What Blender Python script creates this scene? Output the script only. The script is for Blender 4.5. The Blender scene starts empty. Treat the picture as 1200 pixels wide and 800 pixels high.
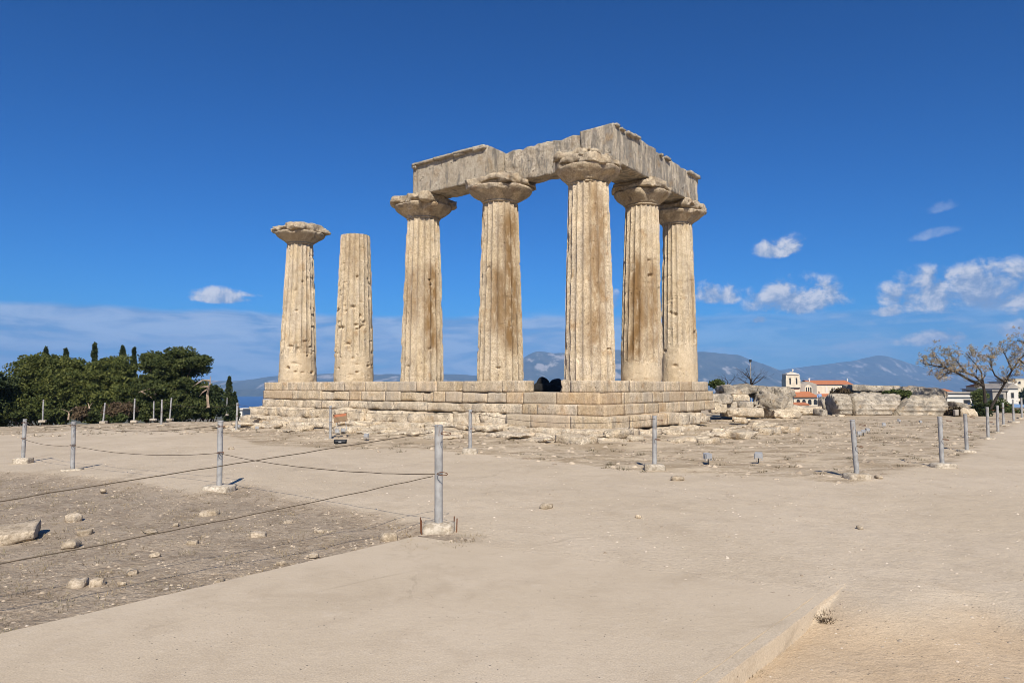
import bpy, bmesh, math, random
import numpy as np
from mathutils import Vector, Matrix
rad = math.radians
SC = bpy.context.scene
COL = SC.collection

# ------------------------------------------------------------------ camera
EYE, FPX, PITCH = 1.6, 810.0, rad(3.69)
cam_d = bpy.data.cameras.new('camera'); cam = bpy.data.objects.new('camera', cam_d); COL.objects.link(cam)
cam.location = (0, 0, EYE); cam.rotation_euler = (rad(90) + PITCH, 0, 0)
cam_d.sensor_width = 36; cam_d.lens = FPX / 1200 * 36; cam_d.clip_start = 0.1; cam_d.clip_end = 120000
SC.camera = cam

# ------------------------------------------------------------------ light
SUN_EL, SUN_AZ = rad(40), rad(-6)     # shadows run away from the camera, a little to the left
sd = Vector((math.sin(SUN_AZ) * math.cos(SUN_EL), math.cos(SUN_AZ) * math.cos(SUN_EL), -math.sin(SUN_EL)))
sl = bpy.data.lights.new('sun', 'SUN'); sl.energy = 4.8; sl.angle = rad(0.53); sl.color = (1.0, 0.93, 0.82)
so = bpy.data.objects.new('sun', sl); COL.objects.link(so); so.rotation_euler = sd.to_track_quat('-Z', 'Y').to_euler()
to_sun = -sd
SC.view_settings.view_transform = 'Standard'; SC.view_settings.look = 'None'
SC.view_settings.exposure = 0.4; SC.view_settings.gamma = 1.0; SC.view_settings.use_curve_mapping = False
SC.cycles.filter_width = 0.85; SC.cycles.max_bounces = 4; SC.cycles.diffuse_bounces = 3; SC.cycles.volume_bounces = 0

class NT:
    """small helper to write node trees"""
    def __init__(s, nt): s.nt = nt; s.n = nt.nodes; s.l = nt.links
    def new(s, t, **k):
        n = s.n.new(t)
        for a, b in k.items(): setattr(n, a, b)
        return n
    def put(s, sock, v):
        if isinstance(v, bpy.types.NodeSocket): s.l.new(v, sock)
        elif v is not None: sock.default_value = v
    def m(s, op, a, b=None, c=None, clamp=False):
        n = s.new('ShaderNodeMath', operation=op, use_clamp=clamp)
        for i, v in enumerate((a, b, c)): s.put(n.inputs[i], v)
        return n.outputs[0]
    def mix(s, f, a, b, bt='MIX'):
        n = s.new('ShaderNodeMix', data_type='RGBA', blend_type=bt, clamp_factor=True)
        s.put(n.inputs[0], f)
        s.put(n.inputs[6], a if not isinstance(a, tuple) else (*a[:3], 1)); s.put(n.inputs[7], b if not isinstance(b, tuple) else (*b[:3], 1))
        return n.outputs[2]
    def sstep(s, v, lo, hi):
        n = s.new('ShaderNodeMapRange', interpolation_type='SMOOTHSTEP', clamp=True)
        s.put(n.inputs[0], v); s.put(n.inputs[1], lo); s.put(n.inputs[2], hi)
        return n.outputs[0]
    def noise(s, vec, scale, detail=6, rough=0.55, dist=0.0):
        n = s.new('ShaderNodeTexNoise'); s.put(n.inputs['Vector'], vec)
        n.inputs['Scale'].default_value = scale; n.inputs['Detail'].default_value = detail
        n.inputs['Roughness'].default_value = rough; n.inputs['Distortion'].default_value = dist
        return n.outputs[0]
    def voro(s, vec, scale, feature='F1', rnd=1.0):
        n = s.new('ShaderNodeTexVoronoi', feature=feature); s.put(n.inputs['Vector'], vec)
        n.inputs['Scale'].default_value = scale; n.inputs['Randomness'].default_value = rnd
        return n.outputs['Distance']
    def vscale(s, vec, xyz):
        n = s.new('ShaderNodeVectorMath', operation='MULTIPLY'); s.put(n.inputs[0], vec); n.inputs[1].default_value = xyz
        return n.outputs[0]
    def vadd(s, a, b):
        n = s.new('ShaderNodeVectorMath', operation='ADD'); s.put(n.inputs[0], a); s.put(n.inputs[1], b)
        return n.outputs[0]
    def comb(s, x, y, z):
        n = s.new('ShaderNodeCombineXYZ')
        for i, v in enumerate((x, y, z)): s.put(n.inputs[i], v)
        return n.outputs[0]

# ------------------------------------------------------------------ sky with clouds
world = bpy.data.worlds.new('World'); SC.world = world; world.use_nodes = True
W = NT(world.node_tree); W.n.clear()
SKY_STRENGTH = 0.1
sky = W.new('ShaderNodeTexSky', sky_type='NISHITA', sun_disc=False)
sky.sun_elevation = SUN_EL; sky.sun_rotation = math.atan2(to_sun.x, to_sun.y)
sky.altitude = 100; sky.air_density = 1.0; sky.dust_density = 0.3; sky.ozone_density = 3.0
tc = W.new('ShaderNodeTexCoord').outputs['Generated']
sep = W.new('ShaderNodeSeparateXYZ'); W.l.new(tc, sep.inputs[0])
az = W.m('MULTIPLY', W.m('ARCTAN2', sep.outputs[0], sep.outputs[1]), 57.2958)
el = W.m('MULTIPLY', W.m('ARCSINE', sep.outputs[2]), 57.2958)
gm = W.new('ShaderNodeGamma'); W.l.new(sky.outputs[0], gm.inputs[0]); gm.inputs[1].default_value = 1.25
skyc = W.mix(1.0, gm.outputs[0], (0.035, 0.25, 0.48), 'MULTIPLY')
# direction of a pixel in the photograph -> azimuth / elevation in degrees
def azel(px, py):
    xc, yc = (px - 600) / FPX, (400 - py) / FPX
    c, s = math.cos(PITCH), math.sin(PITCH)
    d = Vector((xc, c - s * yc, s + c * yc)).normalized()
    return math.degrees(math.atan2(d.x, d.y)), math.degrees(math.asin(d.z))
P2 = W.comb(az, W.m('MULTIPLY', el, 1.15), 0.0)
nA = W.noise(P2, 0.46, 7, 0.6, 0.25)
nB = W.noise(W.vadd(P2, (-0.45, 0.75, 0.0)), 0.46, 5, 0.6, 0.25)     # the same field a step towards the light
nFine = W.noise(P2, 1.5, 6, 0.6)
CL = [  # cumulus: pixel x, y (flat underside), half width, height, weight
    (252, 355, 40, 20, .95), (294, 349, 20, 8, .7), (915, 302, 31, 27, 1.0), (838, 358, 30, 28, 1.0), (932, 368, 54, 44, 1.15),
    (965, 350, 24, 20, .7), (1085, 364, 62, 46, 1.15), (1170, 368, 80, 58, 1.25), (1040, 372, 22, 18, .7), (1235, 366, 60, 62, 1.2),
    (1095, 406, 54, 20, .9), (1200, 396, 36, 22, .95), (722, 362, 11, 24, .75), (893, 379, 12, 10, .8),
    (-420, 330, 130, 70, 1.1), (1750, 300, 160, 90, 1.1), (-900, 260, 120, 60, 1.0)]
CW = [(1108, 250, 40, 18, .75), (1098, 280, 40, 15, .75), (1215, 274, 20, 16, .7), (980, 385, 190, 9, .55), (460, 398, 160, 10, .5)]    # thin torn shreds
def cloud_field(rows, tilt=0.0):
    dens = height = None
    for (x, y, w, h, k) in rows:
        a0, e0 = azel(x, y); a1, _ = azel(x + w, y); _, e1 = azel(x, y - h)
        hw, hh = a1 - a0, (e1 - e0)
        dx = W.m('DIVIDE', W.m('SUBTRACT', az, a0), hw)
        dy = W.m('DIVIDE', W.m('SUBTRACT', el, e0 + hh * 0.33), hh * 0.67)
        if tilt: dy = W.m('SUBTRACT', dy, W.m('MULTIPLY', dx, tilt))
        dy2 = W.m('ADD', dy, W.m('MULTIPLY', W.m('MINIMUM', dy, 0.0), 1.1))       # flatter underside
        q = W.m('SUBTRACT', k, W.m('ADD', W.m('MULTIPLY', dx, dx), W.m('MULTIPLY', dy2, dy2)))
        hq = W.m('MULTIPLY', W.m('GREATER_THAN', q, -0.6), dy)
        dens = q if dens is None else W.m('MAXIMUM', dens, q)
        height = hq if height is None else W.m('MAXIMUM', height, hq)
    return dens, height
dens, height = cloud_field(CL)
wdens, _ = cloud_field(CW, .55)
cd = W.m('ADD', dens, W.m('MULTIPLY', W.m('SUBTRACT', nA, 0.47), 6.0))
cmask = W.m('MULTIPLY', W.sstep(cd, -0.1, 1.3), W.sstep(dens, -0.9, 0.2))
wmask = W.m('MULTIPLY', W.sstep(W.m('ADD', wdens, W.m('MULTIPLY', W.m('SUBTRACT', nA, 0.5), 4.0)), -.1, 1.3), W.m('MULTIPLY', W.sstep(wdens, -.8, .3), .42))
lit = W.m('ADD', W.m('MULTIPLY', W.m('SUBTRACT', nA, nB), 4.2), W.m('ADD', W.m('MULTIPLY', height, 0.34), W.m('MULTIPLY', W.m('SUBTRACT', nFine, 0.5), 0.7)))
lit = W.sstep(lit, -0.45, 0.95)
K = 1 / SKY_STRENGTH
ccol = W.mix(lit, tuple(K * v for v in (0.19, 0.27, 0.43)), tuple(K * v for v in (0.60, 0.60, 0.63)))
# low stratus sheet along the horizon, thinning out to the north-east
Pb = W.comb(az, W.m('MULTIPLY', el, 5.0), 3.0)
sA = W.noise(Pb, 0.17, 5, 0.6, 0.5)
top = W.m('ADD', 5.7, W.m('MULTIPLY', W.m('SUBTRACT', W.noise(W.comb(az, 0.0, 9.0), 0.12, 4, 0.5), 0.5), 1.6))
band = W.m('SUBTRACT', 1.0, W.sstep(W.m('SUBTRACT', el, top), -0.35, 0.2))
east = W.m('ADD', 0.42, W.m('MULTIPLY', W.m('SUBTRACT', 1.0, W.sstep(az, 0.0, 18.0)), 0.46))
bmask = W.m('MULTIPLY', band, W.m('MULTIPLY', east, W.sstep(sA, 0.0, 0.52)))
wisp = W.m('MULTIPLY', W.sstep(W.noise(W.comb(az, W.m('MULTIPLY', el, 4.0), 17.0), 0.2, 8, 0.58, 0.3), 0.5, 0.74), W.m('SUBTRACT', 1.0, W.sstep(el, 4.8, 6.6)))
bcol = W.mix(W.sstep(sA, .36, .64), tuple(K * v for v in (0.11, 0.23, 0.46)), tuple(K * v for v in (0.34, 0.43, 0.60)))
colr = W.mix(bmask, skyc, bcol)
colr = W.mix(W.m('MULTIPLY', wisp, 0.62), colr, tuple(K * v for v in (0.36, 0.44, 0.60)))
colr = W.mix(wmask, colr, tuple(K * v for v in (0.46, 0.50, 0.60)))
colr = W.mix(W.m('MULTIPLY', cmask, 0.93), colr, ccol)
bg = W.new('ShaderNodeBackground'); W.l.new(colr, bg.inputs[0]); bg.inputs[1].default_value = SKY_STRENGTH
world.cycles.sampling_method = 'MANUAL'; world.cycles.sample_map_resolution = 256
wo = W.new('ShaderNodeOutputWorld'); W.l.new(bg.outputs[0], wo.inputs[0])

# ------------------------------------------------------------------ geometry helpers
def at(px, py, Y):
    """world point on the sight line of a photograph pixel, at distance Y in front of the camera"""
    xc, yc = (px - 600) / FPX, (400 - py) / FPX
    c, s = math.cos(PITCH), math.sin(PITCH)
    d = Vector((xc, c - s * yc, s + c * yc)); d *= Y / d.y
    return Vector((d.x, d.y, d.z + EYE))
def gnd(px, py, z=0.0):
    xc, yc = (px - 600) / FPX, (400 - py) / FPX
    c, s = math.cos(PITCH), math.sin(PITCH)
    d = Vector((xc, c - s * yc, s + c * yc)); d *= (z - EYE) / d.z
    return Vector((d.x, d.y, z))

def _h(ix, iy, iz, seed):
    x = (ix.astype(np.int64) * 374761393 + iy.astype(np.int64) * 668265263 + iz.astype(np.int64) * 2147483647 + seed * 974634777) & 0xffffffff
    x = ((x ^ (x >> 13)) * 1274126177) & 0xffffffff
    x = ((x ^ (x >> 16)) * 2246822519) & 0xffffffff
    return ((x ^ (x >> 15)) & 0xffff) / 65535.0
def vnoise(p, seed=0):
    i = np.floor(p).astype(np.int64); f = p - i; f = f * f * f * (f * (f * 6 - 15) + 10)
    r = 0
    for dx in (0, 1):
        wx = f[:, 0] if dx else 1 - f[:, 0]
        for dy in (0, 1):
            wy = f[:, 1] if dy else 1 - f[:, 1]
            for dz in (0, 1):
                wz = f[:, 2] if dz else 1 - f[:, 2]
                r = r + wx * wy * wz * _h(i[:, 0] + dx, i[:, 1] + dy, i[:, 2] + dz, seed)
    return r * 2 - 1
def fbm(p, octv=4, seed=0, gain=0.5):
    r = np.zeros(len(p)); a = 1.0; t = 0
    q = np.array(p, dtype=float)
    for o in range(octv):
        r += a * vnoise(q, seed + o * 17); t += a; a *= gain; q = q * 2.03 + 11.7
    return r / t
def ss(x, a, b):
    t = np.clip((x - a) / (b - a), 0, 1); return t * t * (3 - 2 * t)

def mesh_obj(name, V, F, mat=None, parent=None, smooth=False, link=True):
    me = bpy.data.meshes.new(name)
    V = np.asarray(V, dtype=np.float32)
    if isinstance(F, np.ndarray):
        nf, k = F.shape
        me.vertices.add(len(V)); me.vertices.foreach_set('co', V.ravel())
        me.loops.add(nf * k); me.loops.foreach_set('vertex_index', F.astype(np.int32).ravel())
        me.polygons.add(nf); me.polygons.foreach_set('loop_start', np.arange(0, nf * k, k, dtype=np.int32))
        me.update(calc_edges=True); me.validate()
    else:
        me.from_pydata([tuple(map(float, v)) for v in V], [], F); me.update()
    if smooth: me.polygons.foreach_set('use_smooth', np.ones(len(me.polygons), dtype=bool))
    if mat: me.materials.append(mat)
    o = bpy.data.objects.new(name, me)
    if link: COL.objects.link(o)
    if parent: o.parent = parent
    return o
def empty(name, loc=(0, 0, 0), rz=0.0):
    o = bpy.data.objects.new(name, None); COL.objects.link(o); o.location = loc; o.rotation_euler = (0, 0, rz); o.empty_display_size = 0.2
    return o
def tag(o, label=None, cat=None, group=None, kind=None):
    if label: o['label'] = label
    if cat: o['category'] = cat
    if group: o['group'] = group
    if kind: o['kind'] = kind
    return o

_lat = {}
def lattice(nx, ny, nz):
    """surface grid of a box: unit coordinates and quads"""
    k = (nx, ny, nz)
    if k in _lat: return _lat[k]
    idx = {}; V = []
    def vid(i, j, l):
        q = (i, j, l)
        if q not in idx: idx[q] = len(V); V.append((i / nx - .5, j / ny - .5, l / nz))
        return idx[q]
    F = []
    for i in range(nx):
        for j in range(ny):
            F.append((vid(i, j, 0), vid(i, j + 1, 0), vid(i + 1, j + 1, 0), vid(i + 1, j, 0)))
            F.append((vid(i, j, nz), vid(i + 1, j, nz), vid(i + 1, j + 1, nz), vid(i, j + 1, nz)))
    for i in range(nx):
        for l in range(nz):
            F.append((vid(i, 0, l), vid(i + 1, 0, l), vid(i + 1, 0, l + 1), vid(i, 0, l + 1)))
            F.append((vid(i, ny, l), vid(i, ny, l + 1), vid(i + 1, ny, l + 1), vid(i + 1, ny, l)))
    for j in range(ny):
        for l in range(nz):
            F.append((vid(0, j, l), vid(0, j, l + 1), vid(0, j + 1, l + 1), vid(0, j + 1, l)))
            F.append((vid(nx, j, l), vid(nx, j + 1, l), vid(nx, j + 1, l + 1), vid(nx, j, l + 1)))
    _lat[k] = (np.array(V), np.array(F, dtype=np.int32)); return _lat[k]
def stone_V(sx, sy, sz, seg=0.12, amp=0.012, wear=0.05, wr=0.08, seed=0, freq=3.0, ball=0.0, cap=(60, 24, 24), keep_bottom=False):
    """weathered block, base centred on the origin; returns vertices and quads"""
    n = [max(2, min(c, int(round(s / seg)))) for s, c in zip((sx, sy, sz), cap)]
    U, F = lattice(*n)
    V = U * np.array([sx, sy, sz]); V[:, 2] -= sz / 2
    if ball > 0:
        e = np.array([sx, sy, sz]) / 2
        q = V / e; L = np.linalg.norm(q, axis=1, keepdims=True); mx = np.abs(q).max(axis=1, keepdims=True)
        V = V * (1 - ball) + (q / np.maximum(L, 1e-6) * e * np.maximum(mx, .0)) * ball
    h = np.array([sx, sy, sz]) / 2
    d = np.maximum(h - np.abs(V), 0); ds = np.sort(d, axis=1)
    off = np.array([seed * 7.31 % 97, seed * 3.77 % 89, seed * 5.19 % 83])
    w = np.exp(-(ds[:, 1] / wr) ** 2)
    nz_ = np.clip(.22 + 1.5 * fbm(V * 2.6 + off, 3, seed), .06, 1.4)
    nrm = np.sign(V) * np.exp(-(d / (wr * .8)) ** 2)
    V = V - nrm * (w * wear * nz_)[:, None]
    nn = nrm / np.maximum(np.linalg.norm(nrm, axis=1, keepdims=True), .3)
    nn = np.where(ds[:, :1] < 1e-6, nn, nn)
    V = V + nn * (amp * (fbm(V * freq + off, 4, seed + 5)))[:, None] + 0.35 * amp * np.stack([fbm(V * freq * 1.7 + off + 40 * i, 2, seed + i) for i in (1, 2, 3)], 1)
    V[:, 2] += sz / 2
    return V, F
def stone(name, dims, mat, loc=(0, 0, 0), rot=(0, 0, 0), parent=None, smooth=False, **k):
    V, F = stone_V(*dims, **k)
    o = mesh_obj(name, V, F, mat, parent, smooth); o.location = loc; o.rotation_euler = rot
    return o
def tube(pts, radii, n=8):
    """tapered tube through points"""
    V, F = [], []
    pts = [Vector(p) for p in pts]
    up = Vector((0.13, 0.31, 0.94)).normalized()
    for i, p in enumerate(pts):
        t = (pts[min(i + 1, len(pts) - 1)] - pts[max(i - 1, 0)]).normalized()
        a = t.cross(up)
        if a.length < 0.05: a = t.cross(Vector((1, 0, 0)))
        a.normalize(); b = t.cross(a)
        for k in range(n):
            an = 2 * math.pi * k / n
            V.append(p + (a * math.cos(an) + b * math.sin(an)) * radii[i])
        if i:
            for k in range(n):
                A = (i - 1) * n; B = i * n
                F.append((A + k, A + (k + 1) % n, B + (k + 1) % n, B + k))
    F.append(tuple(range(n - 1, -1, -1))); L = (len(pts) - 1) * n; F.append(tuple(L + k for k in range(n)))
    return V, F
def merge(parts):
    V, F = [], []
    for v, f in parts:
        b = len(V); V.extend([tuple(q) for q in v]); F.extend([tuple(int(i) + b for i in q) for q in f])
    return V, F
def box(x0, x1, y0, y1, z0, z1):
    return ([(x0, y0, z0), (x1, y0, z0), (x1, y1, z0), (x0, y1, z0), (x0, y0, z1), (x1, y0, z1), (x1, y1, z1), (x0, y1, z1)],
            [(0, 3, 2, 1), (4, 5, 6, 7), (0, 1, 5, 4), (1, 2, 6, 5), (2, 3, 7, 6), (3, 0, 4, 7)])

# ------------------------------------------------------------------ materials
def new_mat(name):
    m = bpy.data.materials.new(name); m.use_nodes = True; N = NT(m.node_tree); N.n.clear()
    b = N.new('ShaderNodeBsdfPrincipled'); o = N.new('ShaderNodeOutputMaterial'); N.l.new(b.outputs[0], o.inputs[0])
    b.inputs['Specular IOR Level'].default_value = 0.25
    return m, N, b
def obj_vec(N, spread=37.0):
    t = N.new('ShaderNodeTexCoord').outputs['Object']
    r = N.new('ShaderNodeObjectInfo').outputs['Random']
    return N.vadd(t, N.comb(N.m('MULTIPLY', r, spread), N.m('MULTIPLY', r, spread * 1.7), N.m('MULTIPLY', r, spread * .6))), r
def bump(N, b, h, strength, dist):
    n = N.new('ShaderNodeBump'); n.inputs['Strength'].default_value = strength; n.inputs['Distance'].default_value = dist
    N.l.new(h, n.inputs['Height']); N.l.new(n.outputs[0], b.inputs['Normal'])
def stone_mat(name, warm, pale, grey, grey_amt=0.5, pit=0.6, bumpd=0.03, ochre=(0.36, 0.21, 0.085), streak=False, tint=0.0):
    m, N, b = new_mat(name)
    v, r = obj_vec(N)
    big = N.noise(v, 0.9, 3, 0.6); mid = N.noise(v, 4.5, 5, 0.68); fine = N.noise(v, 22, 3, 0.75)
    c = N.mix(N.sstep(big, 0.3, 0.7), warm, pale)
    gv = N.vscale(v, (1, 1, 0.22)) if streak else v
    gm = N.noise(gv, 2.3 if not streak else 3.4, 5, 0.68)
    c = N.mix(N.m('MULTIPLY', N.sstep(N.m('ADD', gm, N.m('MULTIPLY', N.m('SUBTRACT', r, .5), .12)), 0.47, 0.62), grey_amt), c, grey)
    c = N.mix(N.m('MULTIPLY', N.sstep(N.noise(N.vadd(v, (9, 4, 2)), 1.7, 4, 0.6), 0.56, 0.72), 0.55), c, ochre)
    pits = N.sstep(N.voro(N.vadd(v, (3, 1, 8)), 8), 0.05, 0.36)
    pits2 = N.sstep(N.voro(v, 30), 0.02, 0.36)
    pm = N.sstep(mid, 0.42, 0.6)
    holes = N.m('MULTIPLY', N.m('SUBTRACT', 1.0, pits2), N.m('MULTIPLY', pm, pit))
    holes1 = N.m('MULTIPLY', N.m('SUBTRACT', 1.0, pits), N.m('MULTIPLY', N.sstep(mid, .50, .62), pit))
    c = N.mix(N.m('MULTIPLY', N.m('MAXIMUM', holes, holes1), 0.8), c, (0.13, 0.095, 0.06))
    c = N.mix(0.85, c, N.mix(N.sstep(fine, 0.36, 0.6), (0.60, 0.57, 0.53), (1.06, 1.06, 1.06)), 'MULTIPLY')
    c = N.mix(0.7, c, N.mix(N.sstep(mid, 0.34, 0.6), (0.70, 0.67, 0.63), (1.05, 1.05, 1.05)), 'MULTIPLY')
    at_ = N.new('ShaderNodeAttribute', attribute_name='stain')
    c = N.mix(N.m('MULTIPLY', at_.outputs['Fac'], N.sstep(N.noise(N.vscale(v, (1, 1, .35)), 5, 4, .66), .22, .55)), c, (0.205, 0.12, 0.048))
    at2 = N.new('ShaderNodeAttribute', attribute_name='plaster')
    c = N.mix(at2.outputs['Fac'], c, (0.53, 0.42, 0.28))
    c = N.mix(N.m('MULTIPLY', N.sstep(N.m('FRACT', N.m('MULTIPLY', r, 7.3)), .55, .95), tint), c, ochre)
    c = N.mix(N.m('MULTIPLY', N.sstep(N.m('FRACT', N.m('MULTIPLY', r, 13.7)), .5, .95), tint * 1.5), c, grey)
    hsv = N.new('ShaderNodeHueSaturation'); N.l.new(c, hsv.inputs['Color'])
    N.l.new(N.m('ADD', 0.86, N.m('MULTIPLY', r, 0.26)), hsv.inputs['Value'])
    N.l.new(hsv.outputs[0], b.inputs['Base Color']); b.inputs['Roughness'].default_value = 0.92
    h = N.m('ADD', N.m('MULTIPLY', mid, 0.6), N.m('ADD', N.m('MULTIPLY', fine, 0.22), N.m('MULTIPLY', N.m('ADD', holes, holes1), -0.8)))
    bump(N, b, h, 1.0, bumpd)
    return m
M_COL = stone_mat('column_stone', (0.555, 0.445, 0.295), (0.63, 0.525, 0.375), (0.41, 0.35, 0.275), 0.5, 0.9, 0.03, streak=True)
M_ARC = stone_mat('architrave_stone', (0.47, 0.40, 0.30), (0.55, 0.48, 0.375), (0.23, 0.21, 0.18), 0.85, 1.0, 0.06, (0.36, 0.24, 0.12), streak=True)
M_CAP = stone_mat('capital_stone', (0.50, 0.40, 0.27), (0.60, 0.50, 0.36), (0.25, 0.21, 0.165), 0.65, 0.8, 0.045, (0.32, 0.2, 0.1))
M_BLK = stone_mat('platform_stone', (0.60, 0.475, 0.31), (0.66, 0.55, 0.40), (0.37, 0.32, 0.255), 0.65, 0.8, 0.03, (0.45, 0.27, 0.115), streak=True, tint=.3)
M_WORN = stone_mat('worn_stone', (0.62, 0.51, 0.36), (0.72, 0.62, 0.47), (0.36, 0.31, 0.245), 0.7, 0.9, 0.05, (0.46, 0.31, 0.16))
M_RUB = stone_mat('rubble_stone', (0.43, 0.37, 0.285), (0.53, 0.47, 0.38), (0.21, 0.19, 0.16), 0.8, 0.95, 0.06, (0.44, 0.29, 0.14))
M_ROCK = stone_mat('field_stone', (0.46, 0.375, 0.265), (0.54, 0.45, 0.335), (0.34, 0.29, 0.225), 0.5, 0.4, 0.012, (0.48, 0.36, 0.22))
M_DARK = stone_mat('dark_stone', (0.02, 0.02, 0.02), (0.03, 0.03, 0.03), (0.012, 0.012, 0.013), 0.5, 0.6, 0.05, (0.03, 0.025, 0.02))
M_CONC = stone_mat('concrete', (0.46, 0.40, 0.31), (0.54, 0.475, 0.38), (0.36, 0.32, 0.26), 0.5, 0.35, 0.008, (0.44, 0.33, 0.2))

def plain(name, col, rough=0.6, metal=0.0, var=0.25, scale=6.0, bd=0.0):
    m, N, b = new_mat(name); v, r = obj_vec(N)
    n = N.noise(v, scale, 6, 0.6)
    c = N.mix(N.sstep(n, 0.3, 0.7), tuple(x * (1 - var) for x in col), tuple(min(1, x * (1 + var * .6)) for x in col))
    N.l.new(c, b.inputs['Base Color']); b.inputs['Roughness'].default_value = rough; b.inputs['Metallic'].default_value = metal
    if bd: bump(N, b, n, 0.7, bd)
    return m
def steel_mat():
    m, N, b = new_mat('galvanised_steel'); v, r = obj_vec(N)
    n = N.noise(v, 9, 6, .6); c = N.mix(N.sstep(n, .3, .7), (0.25, 0.245, 0.235), (0.37, 0.365, 0.35))
    ru = N.noise(N.vscale(v, (1, 1, .25)), 26, 6, .7); c = N.mix(N.m('MULTIPLY', N.sstep(ru, .56, .68), .75), c, (0.17, 0.10, 0.06))
    N.l.new(c, b.inputs['Base Color']); b.inputs['Roughness'].default_value = .6; return m
M_STEEL = steel_mat()
M_ROPE = plain('dark_rope', (0.10, 0.075, 0.05), 0.9, 0, 0.3, 40)
M_RUST = plain('rust', (0.14, 0.06, 0.03), 0.9, 0, 0.4, 30)
M_LAMP = plain('lamp_housing', (0.34, 0.34, 0.34), 0.5, 0.0, 0.15)
M_LGLASS = plain('lamp_glass', (0.45, 0.5, 0.56), 0.15, 0, 0.1)
M_BLACK = plain('black_plastic', (0.02, 0.022, 0.025), 0.5, 0, 0.3)
M_SIGN = plain('sign_board', (0.22, 0.15, 0.085), 0.7, 0, 0.15, 12)
M_SIGNH = plain('sign_heading', (0.36, 0.12, 0.05), 0.6, 0, 0.1)
M_SIGNT = plain('sign_print', (0.20, 0.13, 0.07), 0.7, 0, 0.1)
M_BARK = plain('bark', (0.11, 0.075, 0.05), 0.95, 0, 0.4, 14, 0.02)
M_BARKD = plain('dark_bark', (0.045, 0.035, 0.027), 0.95, 0, 0.4, 14, 0.02)
M_DEAD = plain('dead_wood', (0.36, 0.27, 0.19), 0.9, 0, 0.3, 10, 0.01)
M_WHITE = plain('whitewash', (0.66, 0.62, 0.55), 0.85, 0, 0.1, 1.2)
M_CREAM = plain('cream_render', (0.62, 0.55, 0.42), 0.9, 0, 0.12, 0.9)
M_GREYW = plain('grey_render', (0.36, 0.32, 0.27), 0.9, 0, 0.15, 0.9)
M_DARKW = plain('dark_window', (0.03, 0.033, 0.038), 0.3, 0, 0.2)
M_SHUT = plain('window_shutter', (0.36, 0.32, 0.26), 0.7, 0, 0.15)
M_BLUEW = plain('blue_canopy', (0.15, 0.25, 0.42), 0.6, 0, 0.15)

def leaf_mat(name, a, b_, trans=0.25):
    m, N, b = new_mat(name)
    g = N.new('ShaderNodeNewGeometry').outputs['Random Per Island']
    v, r = obj_vec(N)
    c = N.mix(g, a, b_)
    c = N.mix(N.sstep(N.noise(v, 1.3, 4, .6), .38, .62), N.mix(1.0, c, (.6, .68, .7), 'MULTIPLY'), c)
    N.l.new(c, b.inputs['Base Color']); b.inputs['Roughness'].default_value = 0.75
    t = N.new('ShaderNodeBsdfTranslucent'); N.l.new(c, t.inputs[0])
    mx = N.new('ShaderNodeMixShader'); mx.inputs[0].default_value = trans
    N.l.new(b.outputs[0], mx.inputs[1]); N.l.new(t.outputs[0], mx.inputs[2])
    N.l.new(mx.outputs[0], [n for n in N.n if n.type == 'OUTPUT_MATERIAL'][0].inputs[0])
    return m
M_PINE = leaf_mat('pine_needles', (0.06, 0.078, 0.018), (0.20, 0.205, 0.05))
M_PINED = leaf_mat('dark_pine_needles', (0.045, 0.06, 0.017), (0.135, 0.148, 0.04))
M_CYP = leaf_mat('cypress_foliage', (0.035, 0.05, 0.018), (0.09, 0.11, 0.035))
M_SHRUB = leaf_mat('shrub_leaves', (0.06, 0.085, 0.02), (0.15, 0.17, 0.05))
M_BROWNSHRUB = leaf_mat('brown_brush', (0.10, 0.065, 0.035), (0.20, 0.14, 0.08))
M_BERRY = leaf_mat('seed_clusters', (0.34, 0.245, 0.14), (0.55, 0.43, 0.27), 0.1)
M_DRY = leaf_mat('dry_grass', (0.24, 0.17, 0.09), (0.46, 0.36, 0.21), 0.2)
M_WEED = leaf_mat('small_weeds', (0.10, 0.085, 0.04), (0.24, 0.18, 0.10), 0.2)

def roof_mat():
    m, N, b = new_mat('roof_tiles'); v, r = obj_vec(N)
    n = N.noise(v, 2.5, 5, .6)
    c = N.mix(n, (0.36, 0.12, 0.05), (0.56, 0.22, 0.10)); N.l.new(c, b.inputs['Base Color']); b.inputs['Roughness'].default_value = .85
    return m
M_ROOF = roof_mat()

def path_colour(N, P, n2):
    c = N.mix(N.sstep(N.noise(P, 0.4, 6, .6), .3, .7), (0.555, 0.455, 0.325), (0.62, 0.515, 0.38))
    c = N.mix(N.m('MULTIPLY', N.sstep(n2, .45, .7), .5), c, (0.495, 0.40, 0.285))
    c = N.mix(N.m('MULTIPLY', N.sstep(N.noise(N.vadd(P, (5, 2, 0)), 5.5, 6, .62), .55, .68), .35), c, (0.64, 0.54, 0.41))
    c = N.mix(N.m('MULTIPLY', N.sstep(N.noise(N.vadd(P, (31, 7, 0)), .9, 7, .7, .6), .52, .7), .45), c, (0.44, 0.35, 0.245))
    ed = N.voro(N.vadd(P, N.vscale(N.comb(n2, n2, 0.0), (1.3, 1.3, 0))), .45, 'DISTANCE_TO_EDGE')
    ck = N.m('MULTIPLY', N.m('SUBTRACT', 1.0, N.sstep(ed, .002, .012)), N.sstep(N.noise(N.vadd(P, (4, 40, 0)), .5, 3, .5), .5, .62))
    c = N.mix(N.m('MULTIPLY', ck, .35), c, (0.30, 0.235, 0.165))
    return c
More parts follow.
